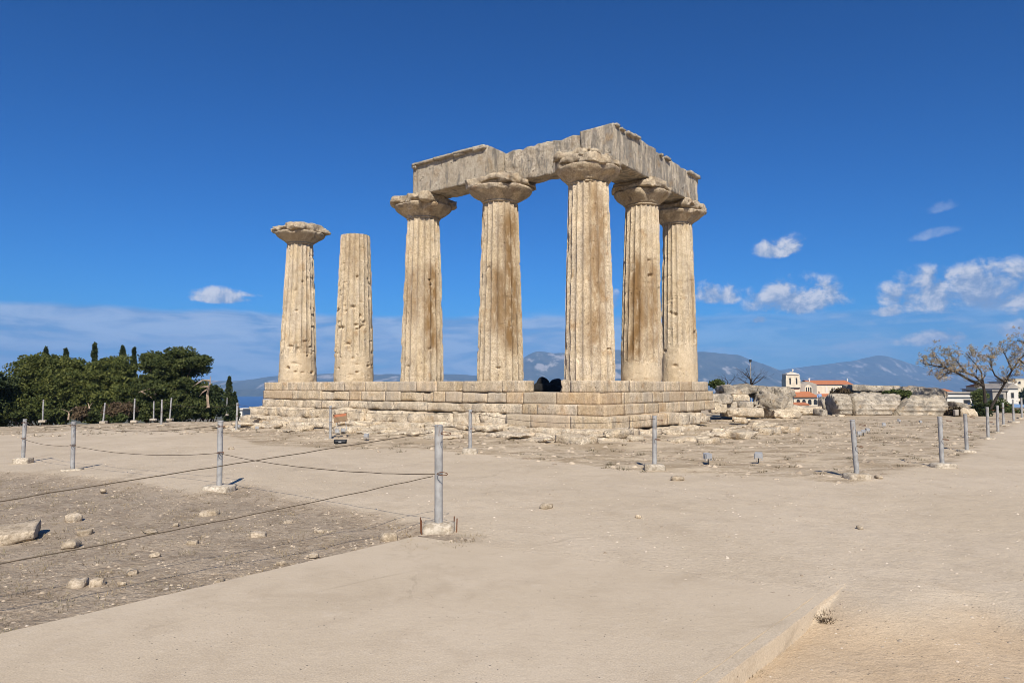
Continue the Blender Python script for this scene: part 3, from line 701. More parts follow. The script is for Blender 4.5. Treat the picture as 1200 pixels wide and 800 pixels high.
# ------------------------------------------------------------------ columns
NECK = 6.555
def shaft_mesh(name, H, r0, r1, seed, lean=(0, 0), smooth_base=0.0, rugged=.5, stain=None, parent=None, pits=8):
    nt, nz = 20 * 8, 190
    th = np.linspace(0, 2 * np.pi, nt, endpoint=False); zz = np.linspace(0, H, nz)
    T, Z = np.meshgrid(th, zz); T = T.ravel(); Z = Z.ravel(); t = Z / H
    R = r0 + (r1 - r0) * (t ** 1.12)
    cx, cy = np.cos(T), np.sin(T)
    p = np.stack([cx * R, cy * R, Z], 1); off = np.array([seed * 9.1, seed * 4.3, seed * 2.7])
    fl = (T / (2 * np.pi) * 20 + .13 * seed) % 1.0
    prof = 1 - np.abs(2 * fl - 1) ** 2.6
    # where weather and repairs have rubbed the flutes out
    er = fbm(p * np.array([.9, .9, .45]) + off, 3, seed) * .9 + .05
    keep = np.clip(1 - rugged * ss(er, -.1, .45), .12, 1)
    keep *= 1 - .9 * (1 - ss(Z, smooth_base * .75, smooth_base + .3)) * (smooth_base > 0)
    R = R - .08 * prof * keep * (r0 / .85) - .045 * (1 - keep)
    # chipped arrises
    ar = np.exp(-((np.minimum(fl, 1 - fl)) / .16) ** 2)
    ch = ss(fbm(p * np.array([3, 3, 1.6]) + off, 3, seed + 3), .05, .5)
    R = R - ar * ch * .035 * keep
    # spalls, hollows and horizontal gouges
    n1 = fbm(p * 1.6 + off, 4, seed + 9)
    R = R - .035 * ss(n1, .18, .55) * rugged * 1.4 + .012 * fbm(p * 7 + off, 3, seed + 2)
    g = fbm(p * np.array([2.4, 2.4, 6.0]) + off * 1.7, 3, seed + 31)
    R = R - .075 * ss(g, .42, .62) * rugged
    rp = np.random.RandomState(seed + 900)              # weathered-out holes
    for q in range(int(pits)):
        a_, z_, w_ = rp.uniform(-np.pi, 0), rp.uniform(.4, H * .75), rp.uniform(.035, .075)
        e_ = rp.uniform(1, 2.4); dA = (T - a_ + np.pi) % (2 * np.pi) - np.pi
        R = R - rp.uniform(.07, .14) * np.exp(-((dA * r0 / (w_ * e_)) ** 2 + ((Z - z_) / w_) ** 2) ** 1.5)
    # broken upper and lower rim
    top = np.exp(-((H - Z) / .07) ** 2); bot = np.exp(-(Z / .12) ** 2)
    R = R - (top * .035 + bot * .05) * np.clip(.4 + fbm(p * 3.1 + off, 3, seed + 6), 0, 1)
    X = cx * R + lean[0] * t; Y = cy * R + lean[1] * t
    V = np.stack([X, Y, Z], 1)
    i, j = np.meshgrid(np.arange(nz - 1), np.arange(nt), indexing='ij'); i = i.ravel(); j = j.ravel(); j2 = (j + 1) % nt
    F = np.stack([i * nt + j, i * nt + j2, (i + 1) * nt + j2, (i + 1) * nt + j], 1)
    nv = len(V); V = np.vstack([V, [[lean[0], lean[1], H + .01], [0, 0, 0]]])
    k = np.arange(0, nt, 2); b = (nz - 1) * nt
    F = np.vstack([F, np.stack([np.full(len(k), nv), b + k, b + k + 1, b + (k + 2) % nt], 1), np.stack([np.full(len(k), nv + 1), (k + 2) % nt, k + 1, k], 1)])
    o = mesh_obj(name, V, F, M_COL, parent)
    try: o.data.set_sharp_from_angle(angle=rad(40))
    except Exception: pass
    o.data.polygons.foreach_set('use_smooth', np.ones(len(o.data.polygons), bool))
    sv = np.zeros(nv + 2, np.float32)
    if stain is not None:
        # angle measured from the side that looks at the camera, positive to the right
        for (a0, aw, z0, z1, k_) in stain:
            A = (T - (-np.pi / 2) + np.pi) % (2 * np.pi) - np.pi
            wob = .35 * fbm(p * np.array([1.3, 1.3, .8]) + off, 3, seed + 41)
            m = np.exp(-((A - a0 + wob * .8) / aw) ** 2) * ss(Z + wob, z0 - .5, z0 + .4) * (1 - ss(Z + wob, z1 - .5, z1 + .5)) * k_
            sv[:nv] = np.maximum(sv[:nv], m)
    at_ = o.data.attributes.new('stain', 'FLOAT', 'POINT'); at_.data.foreach_set('value', sv)
    pv_ = np.zeros(nv + 2, np.float32); wob = fbm(p * 1.1 + off, 3, seed + 51)
    if smooth_base > 0: pv_[:nv] =   .5 * (1 - ss(Z + wob * .5, smooth_base * .8, smooth_base + .1))
    pt = o.data.attributes.new('plaster', 'FLOAT', 'POINT'); pt.data.foreach_set('value', pv_)
    return o
def lathe_n(prof, seed, nt=96, amp=.02, off=(0, 0), sq=0.0, freq=2.2, chip=.06):
    zz = np.array([q[1] for q in prof]); rr = np.array([q[0] for q in prof]); nz = len(zz)
    th = np.linspace(0, 2 * np.pi, nt, endpoint=False)
    T, I = np.meshgrid(th, np.arange(nz)); T = T.ravel(); I = I.ravel()
    p = np.stack([np.cos(T) * rr[I], np.sin(T) * rr[I], zz[I]], 1); o3 = np.array([seed * 5.3, seed * 2.9, seed])
    d = amp * fbm(p * freq + o3, 4, seed) - chip * ss(fbm(p * 1.5 + o3, 3, seed + 8), .15, .5)
    w = (rr[I] > .05)
    V = np.stack([p[:, 0] * (1 + d / np.maximum(rr[I], .3) * w) + off[0], p[:, 1] * (1 + d / np.maximum(rr[I], .3) * w) + off[1], p[:, 2]], 1)
    i, j = np.meshgrid(np.arange(nz - 1), np.arange(nt), indexing='ij'); i = i.ravel(); j = j.ravel(); j2 = (j + 1) % nt
    return V, np.stack([i * nt + j, i * nt + j2, (i + 1) * nt + j2, (i + 1) * nt + j], 1)
def make_column(key, u, v, H, r0, r1, label, seed, lean=(0, 0), cap=True, aw=2.2, rough=1, dxy=(0, 0), clip=.2, abh=.34, **k):
    p = tp(u, v); c = empty('stone_column', (p.x + dxy[0], p.y + dxy[1], ZS - .004), RU)
    tag(c, label, 'column', 'standing temple columns')
    s = shaft_mesh('shaft', H, r0, r1, seed, lean, parent=c, **k); s.rotation_euler = (0, 0, -RU)
    if cap:
        ln = (Matrix.Rotation(-RU, 3, 'Z') @ Vector((lean[0], lean[1], 0)))
        cp = empty('capital', (ln.x, ln.y, H)); cp.parent = c
        e0 = r1 * .97; eR = aw * .515
        prof = [(e0 * .5, -.03), (e0, -.03), (e0 + .02, .0), (e0 - .01, .035), (e0 + .045, .06), (e0 + (eR - e0) * .22, .12), (e0 + (eR - e0) * .45, .2), (e0 + (eR - e0) * .68, .28), (e0 + (eR - e0) * .86, .35), (e0 + (eR - e0) * .97, .42), (eR, .46), (eR - .02, .50), (eR * .5, .505), (.02, .506)]
        fine = []
        for a, b in zip(prof[:-1], prof[1:]):
            for q in range(3): fine.append((a[0] + (b[0] - a[0]) * q / 3, a[1] + (b[1] - a[1]) * q / 3))
        fine.append(prof[-1])
        V, F = lathe_n(fine, seed + 60, amp=.04, chip=.12 * rough)
        mesh_obj('echinus', V, F, M_CAP, cp, smooth=True)
        V, F = stone_V(aw * .93, aw * .93, abh, seg=.06, amp=.10 * rough, wear=.2 * rough, wr=.14, seed=seed + 70, freq=2.4, cap=(36, 36, 8))
        # broken corners
        rr_ = (np.abs(V[:, 0]) ** 5 + np.abs(V[:, 1]) ** 5) ** .2; L = np.maximum(np.hypot(V[:, 0], V[:, 1]), 1e-4)
        nzc = 1 + .5 * fbm(V * 1.4 + seed, 3, seed + 3)
        lim = aw * .5 * (1.41 - clip * nzc); f = np.minimum(1, lim / L); V[:, 0] *= f; V[:, 1] *= f
        a = mesh_obj('abacus', V, F, M_CAP, cp, smooth=False); a.location = (0, 0, .5)
    return c
S0 = 3.86
HC4 = at(417.5, 276.5, 30.15).z - ZS
make_column(1, 0, 0, NECK, .86, .69, 'thick fluted corner column nearest the viewer, carrying the corner of the beams', 1, aw=2.08, rugged=.14, pits=3, stain=[(.15, .42, 1.0, 6.4, .75), (.4, .35, 2.6, 5.8, .8)], clip=.32, abh=.30)
make_column(2, S0, 0, NECK, .87, .67, 'fluted column under the joint of the two front beams, ochre stain on its right', 2, aw=2.3, rugged=.2, pits=4, dxy=(.05, 0), stain=[(.6, .55, 1.2, 6.2, 1.0), (-.05, .6, 1.6, 4.2, .85)], clip=.27)
make_column(3, S0 + 4.03, 0, NECK, .89, .675, 'fluted column holding the left end of the front beam, dark brown patch low on its right side', 3, aw=2.25, rugged=.24, pits=4, dxy=(.08, 0), stain=[(.65, .45, .9, 4.6, 1.0), (-.5, .6, 2.2, 4.4, .6)], clip=.2)
make_column(4, S0 + 8.06, 0, HC4, .90, .655, 'column without a capital, its bare shaft ending flat, second from the left', 4, cap=False, rugged=.55, pits=30, dxy=(-.02, 0), smooth_base=1.1, stain=[(0, .9, 4.6, 7, .35)])
make_column(5, S0 + 12.09, 0, NECK, .92, .62, 'lone leftmost column with its own capital and no beam above', 5, aw=2.2, rugged=.5, pits=28, dxy=(-.02, 0), smooth_base=1.3, stain=[(.8, .3, .4, 2.4, .5)], clip=.14)
make_column(6, 0, S0 - .3, NECK, .81, .64, 'middle column of the right-hand row, brown stained low on the left', 6, lean=(.10, 0), aw=2.02, rugged=.32, pits=4, dxy=(.06, 0), smooth_base=.8, stain=[(-.5, .5, .9, 4.6, 1.0), (.4, .45, 1.2, 4.4, .75)], clip=.25)
make_column(7, 0, S0 - .3 + 3.74, NECK, .79, .62, 'rightmost column of the ruin, smooth patched foot, farthest of the right-hand row', 7, aw=2.15, rugged=.45, pits=6, dxy=(-.07, 0), smooth_base=1.6, stain=[(.75, .25, 1.8, 4.4, .6)], clip=.18)

# ------------------------------------------------------------------ architrave beams
ZA = ZS + NECK + .82; HA = 1.27
def beam(label, side, a, b, face, depth, z0, h, seed, amp, wear, taenia=(), mat=M_ARC, bite=0.0):
    L = b - a; mid = (a + b) / 2
    p = tp(mid, -face + depth / 2) if side == 'u' else tp(-face + depth / 2, mid)
    e = empty('architrave_beam', (p.x, p.y, z0), RU if side == 'u' else RV)
    tag(e, label, 'stone beam')
    V, F = stone_V(L, depth, h, seg=.055, amp=amp, wear=wear, wr=.07, seed=seed, freq=3.0, cap=(90, 18, 24))
    if bite:
        n = fbm(V * np.array([.9, .9, 2.2]) + seed, 4, seed + 5)
        s = 1 if side == 'u' else -1
        outer = (V[:, 1] * s > depth * .3)
        V[:, 1] -= s * outer * bite * ss(n, -.25, .5)
        V[:, 2] -= (V[:, 2] > h * .8) * .06 * ss(fbm(V * 1.1 + seed, 3, seed + 2), 0, .5)
    mesh_obj('beam_block', V, F, mat, e)
    s = 1 if side == 'u' else -1
    for (t0, t1, hh, out, drop) in taenia:           # remains of the band along the top edge
        V, F = stone_V(t1 - t0, .16 + out, hh, seg=.06, amp=.016, wear=.035, wr=.05, seed=seed + int(t0 * 31), cap=(30, 4, 4))
        o = mesh_obj('band_fragment', V, F, mat, e)
        o.location = ((t0 + t1) / 2 - L / 2, s * (depth / 2 + out / 2 - .08 + .04), h - hh - drop + .01)
    return e
# facade: u grows to the left in the picture; the outer beam survives only on the left, the inner one is set back
uL = 7.78
beam('smooth front beam with a projecting top band, left end of the beams', 'u', S0 + .08, uL, .60, 1.18, ZA, HA, 201, .012, .03,
     taenia=[(.02, .62, .15, .09, 0), (.62, 1.55, .09, .11, 0), (1.05, 1.55, .16, .09, .0), (1.55, 2.6, .10, .11, 0), (2.6, uL - S0 - .12, .10, .10, 0), (uL - S0 - .34, uL - S0 - .10, .2, .08, 0)])
beam('rough pitted front beam set back between the corner and the smooth front beam', 'u', .56, S0 + .07, -.36, .74, ZA + .01, HA - .05, 202, .05, .05, bite=.06)
beam('right-side corner beam with streaked grey face and broken top band', 'v', .36, S0 - .3 + .02, .77, 1.32, ZA + .006, HA, 203, .02, .035,
     taenia=[(.04, .30, .10, .06, .0), (.42, .75, .10, .08, 0.03), (.85, 1.35, .12, .08, 0.05), (1.35, 1.8, .10, .09, .0)])
vE = 7.6
beam('right-side end beam over the last two columns', 'v', S0 - .3 + .025, vE, .75, 1.30, ZA - .004, HA - .07, 204, .026, .045,
     taenia=[(.3, .5, .12, .07, .02), (.75, 1.15, .12, .07, .0), (2.9, vE - S0 + .3 - .06, .15, .09, 0)])
# stump of the lost outer beam on the corner capital
c1cap = [o for o in bpy.data.objects if o.name.startswith('capital') and o.parent and (o.parent.location - tp(0, 0)).xy.length < .3][0]
V, F = stone_V(1.5, 1.25, .30, seg=.07, amp=.09, wear=.16, wr=.14, seed=231, freq=2.2, cap=(24, 18, 6)); lump = mesh_obj('broken_stump', V, F, M_CAP, c1cap); lump.location = (.1, .38, .72)

# ------------------------------------------------------------------ stones and rubble
def thing_stone(name, label, cat, px0, px1, py0, py1, Y, depth, mat=M_RUB, rz=0, group=None, tilt=0, seed=None, **k):
    a, b = at(px0, py1, Y), at(px1, py0, Y)
    seed = seed or int(px0 * 3 + py0)
    prm = dict(seg=.07, amp=.06, wear=.12, wr=.14, freq=2.2, cap=(30, 18, 18)); prm.update(k)
    V, F = stone_V(abs(b.x - a.x), depth, abs(b.z - a.z), seed=seed, **prm)
    o = mesh_obj(name, V, F, mat); o.location = ((a.x + b.x) / 2, Y + depth / 2, a.z); o.rotation_euler = (0, tilt, rz)
    tag(o, label, cat, group); return o
GR = 'tumbled temple blocks beside the platform'
thing_stone('stone_block', 'pale squared block at the right foot of the platform with a hollow left corner', 'stone block', 832, 859, 461.5, 473, 31.5, 1.0, rz=.05, group=GR)
thing_stone('stone_block', 'low broken block on the bedrock just right of the platform corner', 'stone block', 835, 853, 472.5, 484, 31.2, .9, M_WORN, rz=-.1, group=GR, amp=.1)
thing_stone('stone_block', 'long flat-topped slab with ragged underside on top of the tumbled blocks', 'stone block', 847, 890, 451, 462.5, 32.6, 1.2, rz=.04, group=GR, amp=.11, wear=.2)
thing_stone('stone_block', 'small orange block wedged under the long top slab', 'stone block', 859, 879, 462, 470.3, 32.4, .9, M_WORN, group=GR, amp=.03, wear=.05)
thing_stone('stone_block', 'grey squared block in the middle row, left of a dark joint', 'stone block', 846, 864, 470.5, 478.5, 31.8, 1.0, rz=.03, group=GR, amp=.03, wear=.05)
thing_stone('stone_block', 'grey squared block in the middle row, right of a dark joint', 'stone block', 865.5, 884, 470.5, 478.5, 31.9, 1.0, rz=-.03, group=GR, amp=.03, wear=.06)
thing_stone('stone_block', 'wide pale footing block under the middle row', 'stone block', 853, 896, 478, 489, 31.3, 1.2, M_WORN, group=GR, amp=.06)
thing_stone('stone_block', 'thick upright block ending the top slab, cracked, before the dark notch', 'stone block', 886, 906, 452.5, 466, 32.8, 1.2, rz=.1, group=GR, amp=.08)
thing_stone('stone_block', 'big tilted pitted boulder leaning in the rubble right of the top slab', 'stone block', 888, 922, 461, 482, 31.9, 1.3, rz=-.2, tilt=.28, group=GR, amp=.16, wear=.25)
thing_stone('stone_block', 'rough rounded block at the right end of the tumble, before the bell tower', 'stone block', 909, 931, 453, 478, 32.6, 1.3, rz=.15, group=GR, amp=.14, wear=.24)
thing_stone('stone_block', 'low broken block at the right end foot of the tumble', 'stone block', 905, 938, 479, 490, 31.6, 1.1, M_WORN, rz=.1, group=GR, amp=.1)
thing_stone('stone_block', 'small block beside the broken end of the fallen column', 'stone block', 961, 971, 479.5, 488, 36.2, .7, rz=.3, group=GR, amp=.05)
thing_stone('stone_block', 'flat low stone lying in front of the fallen column end', 'stone block', 980, 990, 485.5, 489.5, 36.0, .5, M_WORN, group=GR, amp=.03)
thing_stone('stone_block', 'long weathered footing of broken wall behind the rubble, left of the fallen column', 'stone block', 925, 966, 476, 486, 37.5, 1.2, M_WORN, group=GR, amp=.14, wear=.2)
# fallen column in three fragments, fluted, cracked across
def drum(label, px0, px1, sl0, sl1, seed, Yc=37.9, R=.84, zc=.36, tilt=0.0, mat=M_RUB, name='column_fragment'):
    x0, x1 = at(px0, 470, Yc - R).x, at(px1, 470, Yc - R).x
    nt, ns = 120, max(14, int((x1 - x0) / .06))
    th = np.linspace(0, 2 * np.pi, nt, endpoint=False); s = np.linspace(0, 1, ns)
    T, S = np.meshgrid(th, s); T = T.ravel(); S = S.ravel()
    fl = (T / (2 * np.pi) * 20) % 1; xx = x0 + (x1 - x0) * S
    p = np.stack([xx, np.cos(T) * R, np.sin(T) * R], 1)
    r = R - .085 * (1 - np.abs(2 * fl - 1) ** 2) * np.clip(.75 + .6 * fbm(p * 1.2 + seed, 3, seed), .1, 1) + .03 * fbm(p * 2.5, 4, seed) - .08 * ss(fbm(p * 1.6 + 5, 3, seed + 3), .25, .6)
    ed = np.exp(-(np.minimum(S, 1 - S) * (x1 - x0) / .09) ** 2); r = r - ed * .05 * (.6 + fbm(p * 4, 2, seed))
    y = np.cos(T) * r; z = np.sin(T) * r
    x = xx + (sl0 * (1 - S) + sl1 * S) * z + .05 * fbm(p * 2, 3, seed + 1) * ed
    V = np.stack([x - (x0 + x1) / 2, y, z], 1)
    i, j = np.meshgrid(np.arange(ns - 1), np.arange(nt), indexing='ij'); i = i.ravel(); j = j.ravel(); j2 = (j + 1) % nt
    F = np.stack([i * nt + j, (i + 1) * nt + j, (i + 1) * nt + j2, i * nt + j2], 1)
    nv = len(V); V = np.vstack([V, [[V[:nt, 0].mean(), 0, 0], [V[-nt:, 0].mean(), 0, 0]]]); k = np.arange(0, nt, 2); b = (ns - 1) * nt
    F = np.vstack([F, np.stack([np.full(len(k), nv), k, k + 1, (k + 2) % nt], 1), np.stack([np.full(len(k), nv + 1), b + (k + 2) % nt, b + k + 1, b + k], 1)])
    o = mesh_obj(name, V, F, mat); o.location = ((x0 + x1) / 2, Yc, zc); o.rotation_euler = (0, tilt, 0)
    tag(o, label, 'column drum', 'fragments of the fallen column'); return o
drum('short fallen drum with a dark broken left end, left of two cracks', 984, 999.5, -.22, .04, 41, zc=.38)
drum('middle fragment of the fallen column between a straight and a slanting crack', 1003.5, 1051, .04, .72, 42, zc=.36)
drum('right fragment of the fallen column, right of the slanting crack', 1059, 1112, .72, .1, 43, zc=.30, R=.82)
thing_stone('fallen_slab', 'layered stone slab with dark joint lying on top behind the fallen column', 'stone slab', 999, 1058, 451.5, 459, 38.9, 1.3, M_RUB, tilt=.035, amp=.05, wear=.1)
thing_stone('fallen_slab', 'thin lower slab under the layered slab behind the fallen column', 'stone slab', 998, 1040, 459, 467, 38.95, 1.3, M_RUB, tilt=.05, amp=.05, wear=.1)
thing_stone('fallen_slab', 'long rough pitted boulder resting behind the right fragment of the fallen column', 'stone slab', 1050, 1114, 453.5, 472, 39.0, 1.5, M_RUB, tilt=.06, amp=.2, wear=.3, ball=.3)
thing_stone('fallen_slab', 'grey slab standing between the person and the fallen column', 'stone slab', 965, 972, 464, 479, 39.5, .8, M_RUB, tilt=-.1, amp=.05, wear=.12)
thing_stone('earth_mound', 'orange earth and rock mound at the foot of the bare tree', 'mound', 1128, 1150, 479, 492, 35.5, 1.6, M_WORN, amp=.2, wear=.3, ball=.6)
thing_stone('tilted_slab', 'grey tilted slab with a black hollow beneath, left of the bare tree', 'stone slab', 1121, 1138, 472, 480, 37.0, 1.2, M_RUB, tilt=.2, amp=.08)
thing_stone('utility_box', 'small grey upright box on the ground right of the fallen column', 'box', 1119.5, 1123.5, 480, 487, 35.5, .18, M_GREYW, amp=.003, wear=.01)
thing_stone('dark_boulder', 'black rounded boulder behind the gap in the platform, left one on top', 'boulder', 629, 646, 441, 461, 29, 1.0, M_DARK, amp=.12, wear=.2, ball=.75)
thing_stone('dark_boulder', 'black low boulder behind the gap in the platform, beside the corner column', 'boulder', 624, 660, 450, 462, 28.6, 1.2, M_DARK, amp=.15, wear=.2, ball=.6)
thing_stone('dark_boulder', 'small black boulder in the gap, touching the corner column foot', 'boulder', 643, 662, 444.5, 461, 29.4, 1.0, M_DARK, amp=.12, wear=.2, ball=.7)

def field_stone(label, px, py, w, h, seed, mat=M_ROCK, flat=.5, group='loose pale stones on the soil'):
    p = gnd(px, py); z = gz(p.x, p.y); p = gnd(px, py, z)
    s = w * p.y / FPX; hh = max(.025, h * p.y / FPX * .95)
    V, F = stone_V(s, s * .75, hh, seg=s / 9, amp=s * .17, wear=s * .12, wr=s * .18, seed=seed, freq=1.7 / s, ball=.35 if px < 520 else .8, cap=(12, 10, 6))
    o = mesh_obj('field_stone', V, F, mat, smooth=False); o.location = (p.x, p.y + s * .3, z - hh * (.3 if px < 520 else .12)); o.rotation_euler = (0, 0, (seed * 1.7) % 3)
    tag(o, label, 'stone', group); return o
FS = [(242, 606, 22, 11, 'large rounded pale stone on the dark soil below the second fence post'), (85, 690, 25, 13, 'large pale stone low on the dark soil, leftmost of a close pair'),
      (111, 687, 15, 11, 'pale rounded stone beside a larger one, low on the dark soil'), (152, 673, 18, 8, 'flat pale stone on the dark soil right of the close pair'),
      (179, 653, 13, 6, 'small pale stone casting a dark shadow in the middle of the soil'), (172, 625, 22, 6, 'long flat buff slab stone above the middle of the soil'),
      (96, 627, 17, 9, 'buff stone near the greenish tuft on the soil'), (82, 611, 18, 12, 'broad pale block half sunk beside the large tilted slab'), (81, 641, 22, 9, 'long slanting pale stone right below the tilted slab'),
      (301, 630, 18, 8, 'flat squarish pale stone near the lower rope'), (454, 634, 24, 12, 'pale broken stone just left of the nearest fence post footing'), (336, 614, 11, 6, 'small pale stone under the middle of the lower rope'),
      (373, 625, 13, 6, 'small buff stone right of the rope middle'), (329, 662, 12, 6, 'small pale stone close to the path edge'), (367, 652, 11, 5, 'flat pale stone at the path edge, right of another'),
      (255, 683, 12, 6, 'buff stone lying close above the path edge'), (224, 638, 11, 7, 'small round pale stone below the long rope'), (205, 616, 9, 5, 'tiny stone, right one of a touching pair'),
      (141, 685, 9, 5, 'tiny white stone right of the close pair'), (119, 576, 9, 6, 'single pale stone on the soil below the third fence post'), (640, 596, 16, 6, 'flat pale stone alone in the middle of the path'),
      (748, 607, 8, 5, 'small grey stone right of the flat stone on the path'), (1009, 620, 10, 4, 'brown flat stone on the right of the path'), (349, 596, 9, 4, 'small flat stone at the upper end of the soil'),
      (1032, 561, 11, 5, 'flat stone beside the leaning fence post footing'), (795, 563, 16, 6, 'half buried pale stone on the path before the straight front post'), (270, 526, 8, 4, 'small stone on the path, left, before the sign')]
for i, (x, y, w, h, lb) in enumerate(FS): field_stone(lb, x, y, w, h, 300 + i)
p = gnd(10, 634, -.06); V, F = stone_V(.8, .55, .16, seg=.05, amp=.07, wear=.05, wr=.05, seed=391, freq=2.6, cap=(18, 12, 5))
o = mesh_obj('tilted_slab', V, F, M_ROCK); o.location = (p.x - .3, p.y + .25, -.15); o.rotation_euler = (rad(6), rad(-9), rad(30)); tag(o, 'large tilted grey slab jutting from the soil at the left edge', 'stone slab')

# gravel and grass
def scatter(poly, n, seed, ymax=60, bias=1.0):
    r = np.random.RandomState(seed); P = np.array(poly); out = []
    lo, hi = P.min(0), P.max(0); cnt = 0
    while cnt < n:
        q = lo + (hi - lo) * r.rand(n * 3, 2); d = np.hypot(q[:, 0], q[:, 1])
        keep = (r.rand(len(q)) < np.clip((6 / np.maximum(d, 3)) ** bias, 0, 1)) & (np.abs(q[:, 0] / np.maximum(q[:, 1], .1)) < .95) & (q[:, 1] > 2)
        q = q[keep]; q = q[poly_sd(q[:, 0], q[:, 1], poly) < 0]; out.append(q); cnt += len(q)
    return np.concatenate(out)[:n]
def gravel(name, pts, smin, smax, seed, mat, label):
    r = np.random.RandomState(seed)
    base = np.array([(1, 0, 0), (.3, .9, 0), (-.8, .6, 0), (-.9, -.5, 0), (.2, -1, 0), (.5, .1, .7), (-.3, .4, .8), (-.2, -.45, .62)])
    fc = np.array([(0, 1, 5), (1, 6, 5), (1, 2, 6), (2, 3, 6), (3, 7, 6), (3, 4, 7), (4, 0, 7), (0, 5, 7), (5, 6, 7)])
    n = len(pts); z = ground_z(pts[:, 0], pts[:, 1])
    s = smin + (smax - smin) * r.rand(n) ** 4.5; a = r.rand(n) * 6.28; fl = .45 + .5 * r.rand(n)
    B = base[None] * (1 + .35 * (r.rand(n, 8, 3) - .5)); 
    X = (B[:, :, 0] * np.cos(a)[:, None] - B[:, :, 1] * np.sin(a)[:, None]) * s[:, None]; Y = (B[:, :, 0] * np.sin(a)[:, None] + B[:, :, 1] * np.cos(a)[:, None]) * s[:, None] * .8
    Z = B[:, :, 2] * (s * fl)[:, None] * .9
    V = np.stack([X + pts[:, :1], Y + pts[:, 1:2], Z + z[:, None] - .15 * s[:, None]], 2).reshape(-1, 3)
    F = (fc[None] + (np.arange(n) * 8)[:, None, None]).reshape(-1, 3)
    o = mesh_obj(name, V, F, mat); tag(o, label, 'gravel', kind='stuff'); return o
def island_mat(name, a, b_):
    m, N, b = new_mat(name); g = N.new('ShaderNodeNewGeometry').outputs['Random Per Island']
    N.l.new(N.mix(g, a, b_), b.inputs['Base Color']); b.inputs['Roughness'].default_value = .95; return m
M_GRAV = island_mat('gravel_stone', (0.26, 0.20, 0.14), (0.54, 0.44, 0.32)); M_GRAVP = island_mat('path_grit', (0.30, 0.235, 0.165), (0.60, 0.51, 0.40))
gravel('soil_gravel', scatter(SOIL, 9000, 5, bias=1.1), .003, .03, 6, M_GRAV, 'small pale gravel strewn over the dark soil on the left')
near_path = [(-9, 2.2), (12, 2.2), (24, 26), (15, 17), (6, 13.5), (0, 16), (-9, 22), (-14, 24), (-12, 17), (-4, 10.5), (-1, 8.5), (-5, 3)]
gravel('path_grit', scatter(near_path, 9000, 8, bias=1.0), .004, .026, 9, M_GRAVP, 'scattered grit and small stones on the pale path')
RS = [tuple(gnd(*q)[:2]) for q in [(0, 500), (250, 503), (400, 529), (560, 535), (760, 555), (1000, 566), (1110, 545), (1180, 497), (900, 487), (700, 505), (300, 488), (0, 488)]]
gravel('shelf_stones', scatter(RS, 8000, 12, bias=.5), .010, .10, 13, M_GRAV, 'loose stone chips over the rock shelf before the temple')
def grass(name, pts, seed, h, blades, spread, mat, label):
    r = np.random.RandomState(seed); V = []; F = []; z = ground_z(pts[:, 0], pts[:, 1])
    n = len(pts) * blades
    c = np.repeat(np.column_stack([pts, z - .005]), blades, 0); s = np.repeat(.5 + r.rand(len(pts)), blades)
    a = r.rand(n) * 6.28; d = spread * np.sqrt(r.rand(n)) * s
    bx = c[:, 0] + np.cos(a) * d; by = c[:, 1] + np.sin(a) * d
    hh = h * s * (.4 + .8 * r.rand(n)); le = hh * (.3 + r.rand(n)); w = .004 + .004 * r.rand(n); w = w * (h / .08)
    b2 = a + 1.57
    V = np.stack([np.stack([bx + np.cos(b2) * w, by + np.sin(b2) * w, c[:, 2]], 1), np.stack([bx - np.cos(b2) * w, by - np.sin(b2) * w, c[:, 2]], 1), np.stack([bx + np.cos(a) * le, by + np.sin(a) * le, c[:, 2] + hh], 1)], 1).reshape(-1, 3)
    o = mesh_obj(name, V, np.arange(n * 3).reshape(-1, 3), mat); tag(o, label, 'grass', kind='stuff'); return o
grass('dry_grass', scatter(SOIL, 420, 21, bias=.8), 22, .035, 30, .12, M_DRY, 'short dry grass tufts on the dark soil')
grass('shelf_weeds', scatter(RS, 620, 23, bias=.2), 24, .06, 26, .09, M_WEED, 'low brown and green weeds on the rock shelf')
grass('kerb_tuft', np.array([gnd(966, 726, -.08)[:2], gnd(880, 782, -.08)[:2], gnd(970, 730, -.08)[:2]]), 25, .03, 160, .07, M_BROWNSHRUB, 'two withered tufts below the kerb')

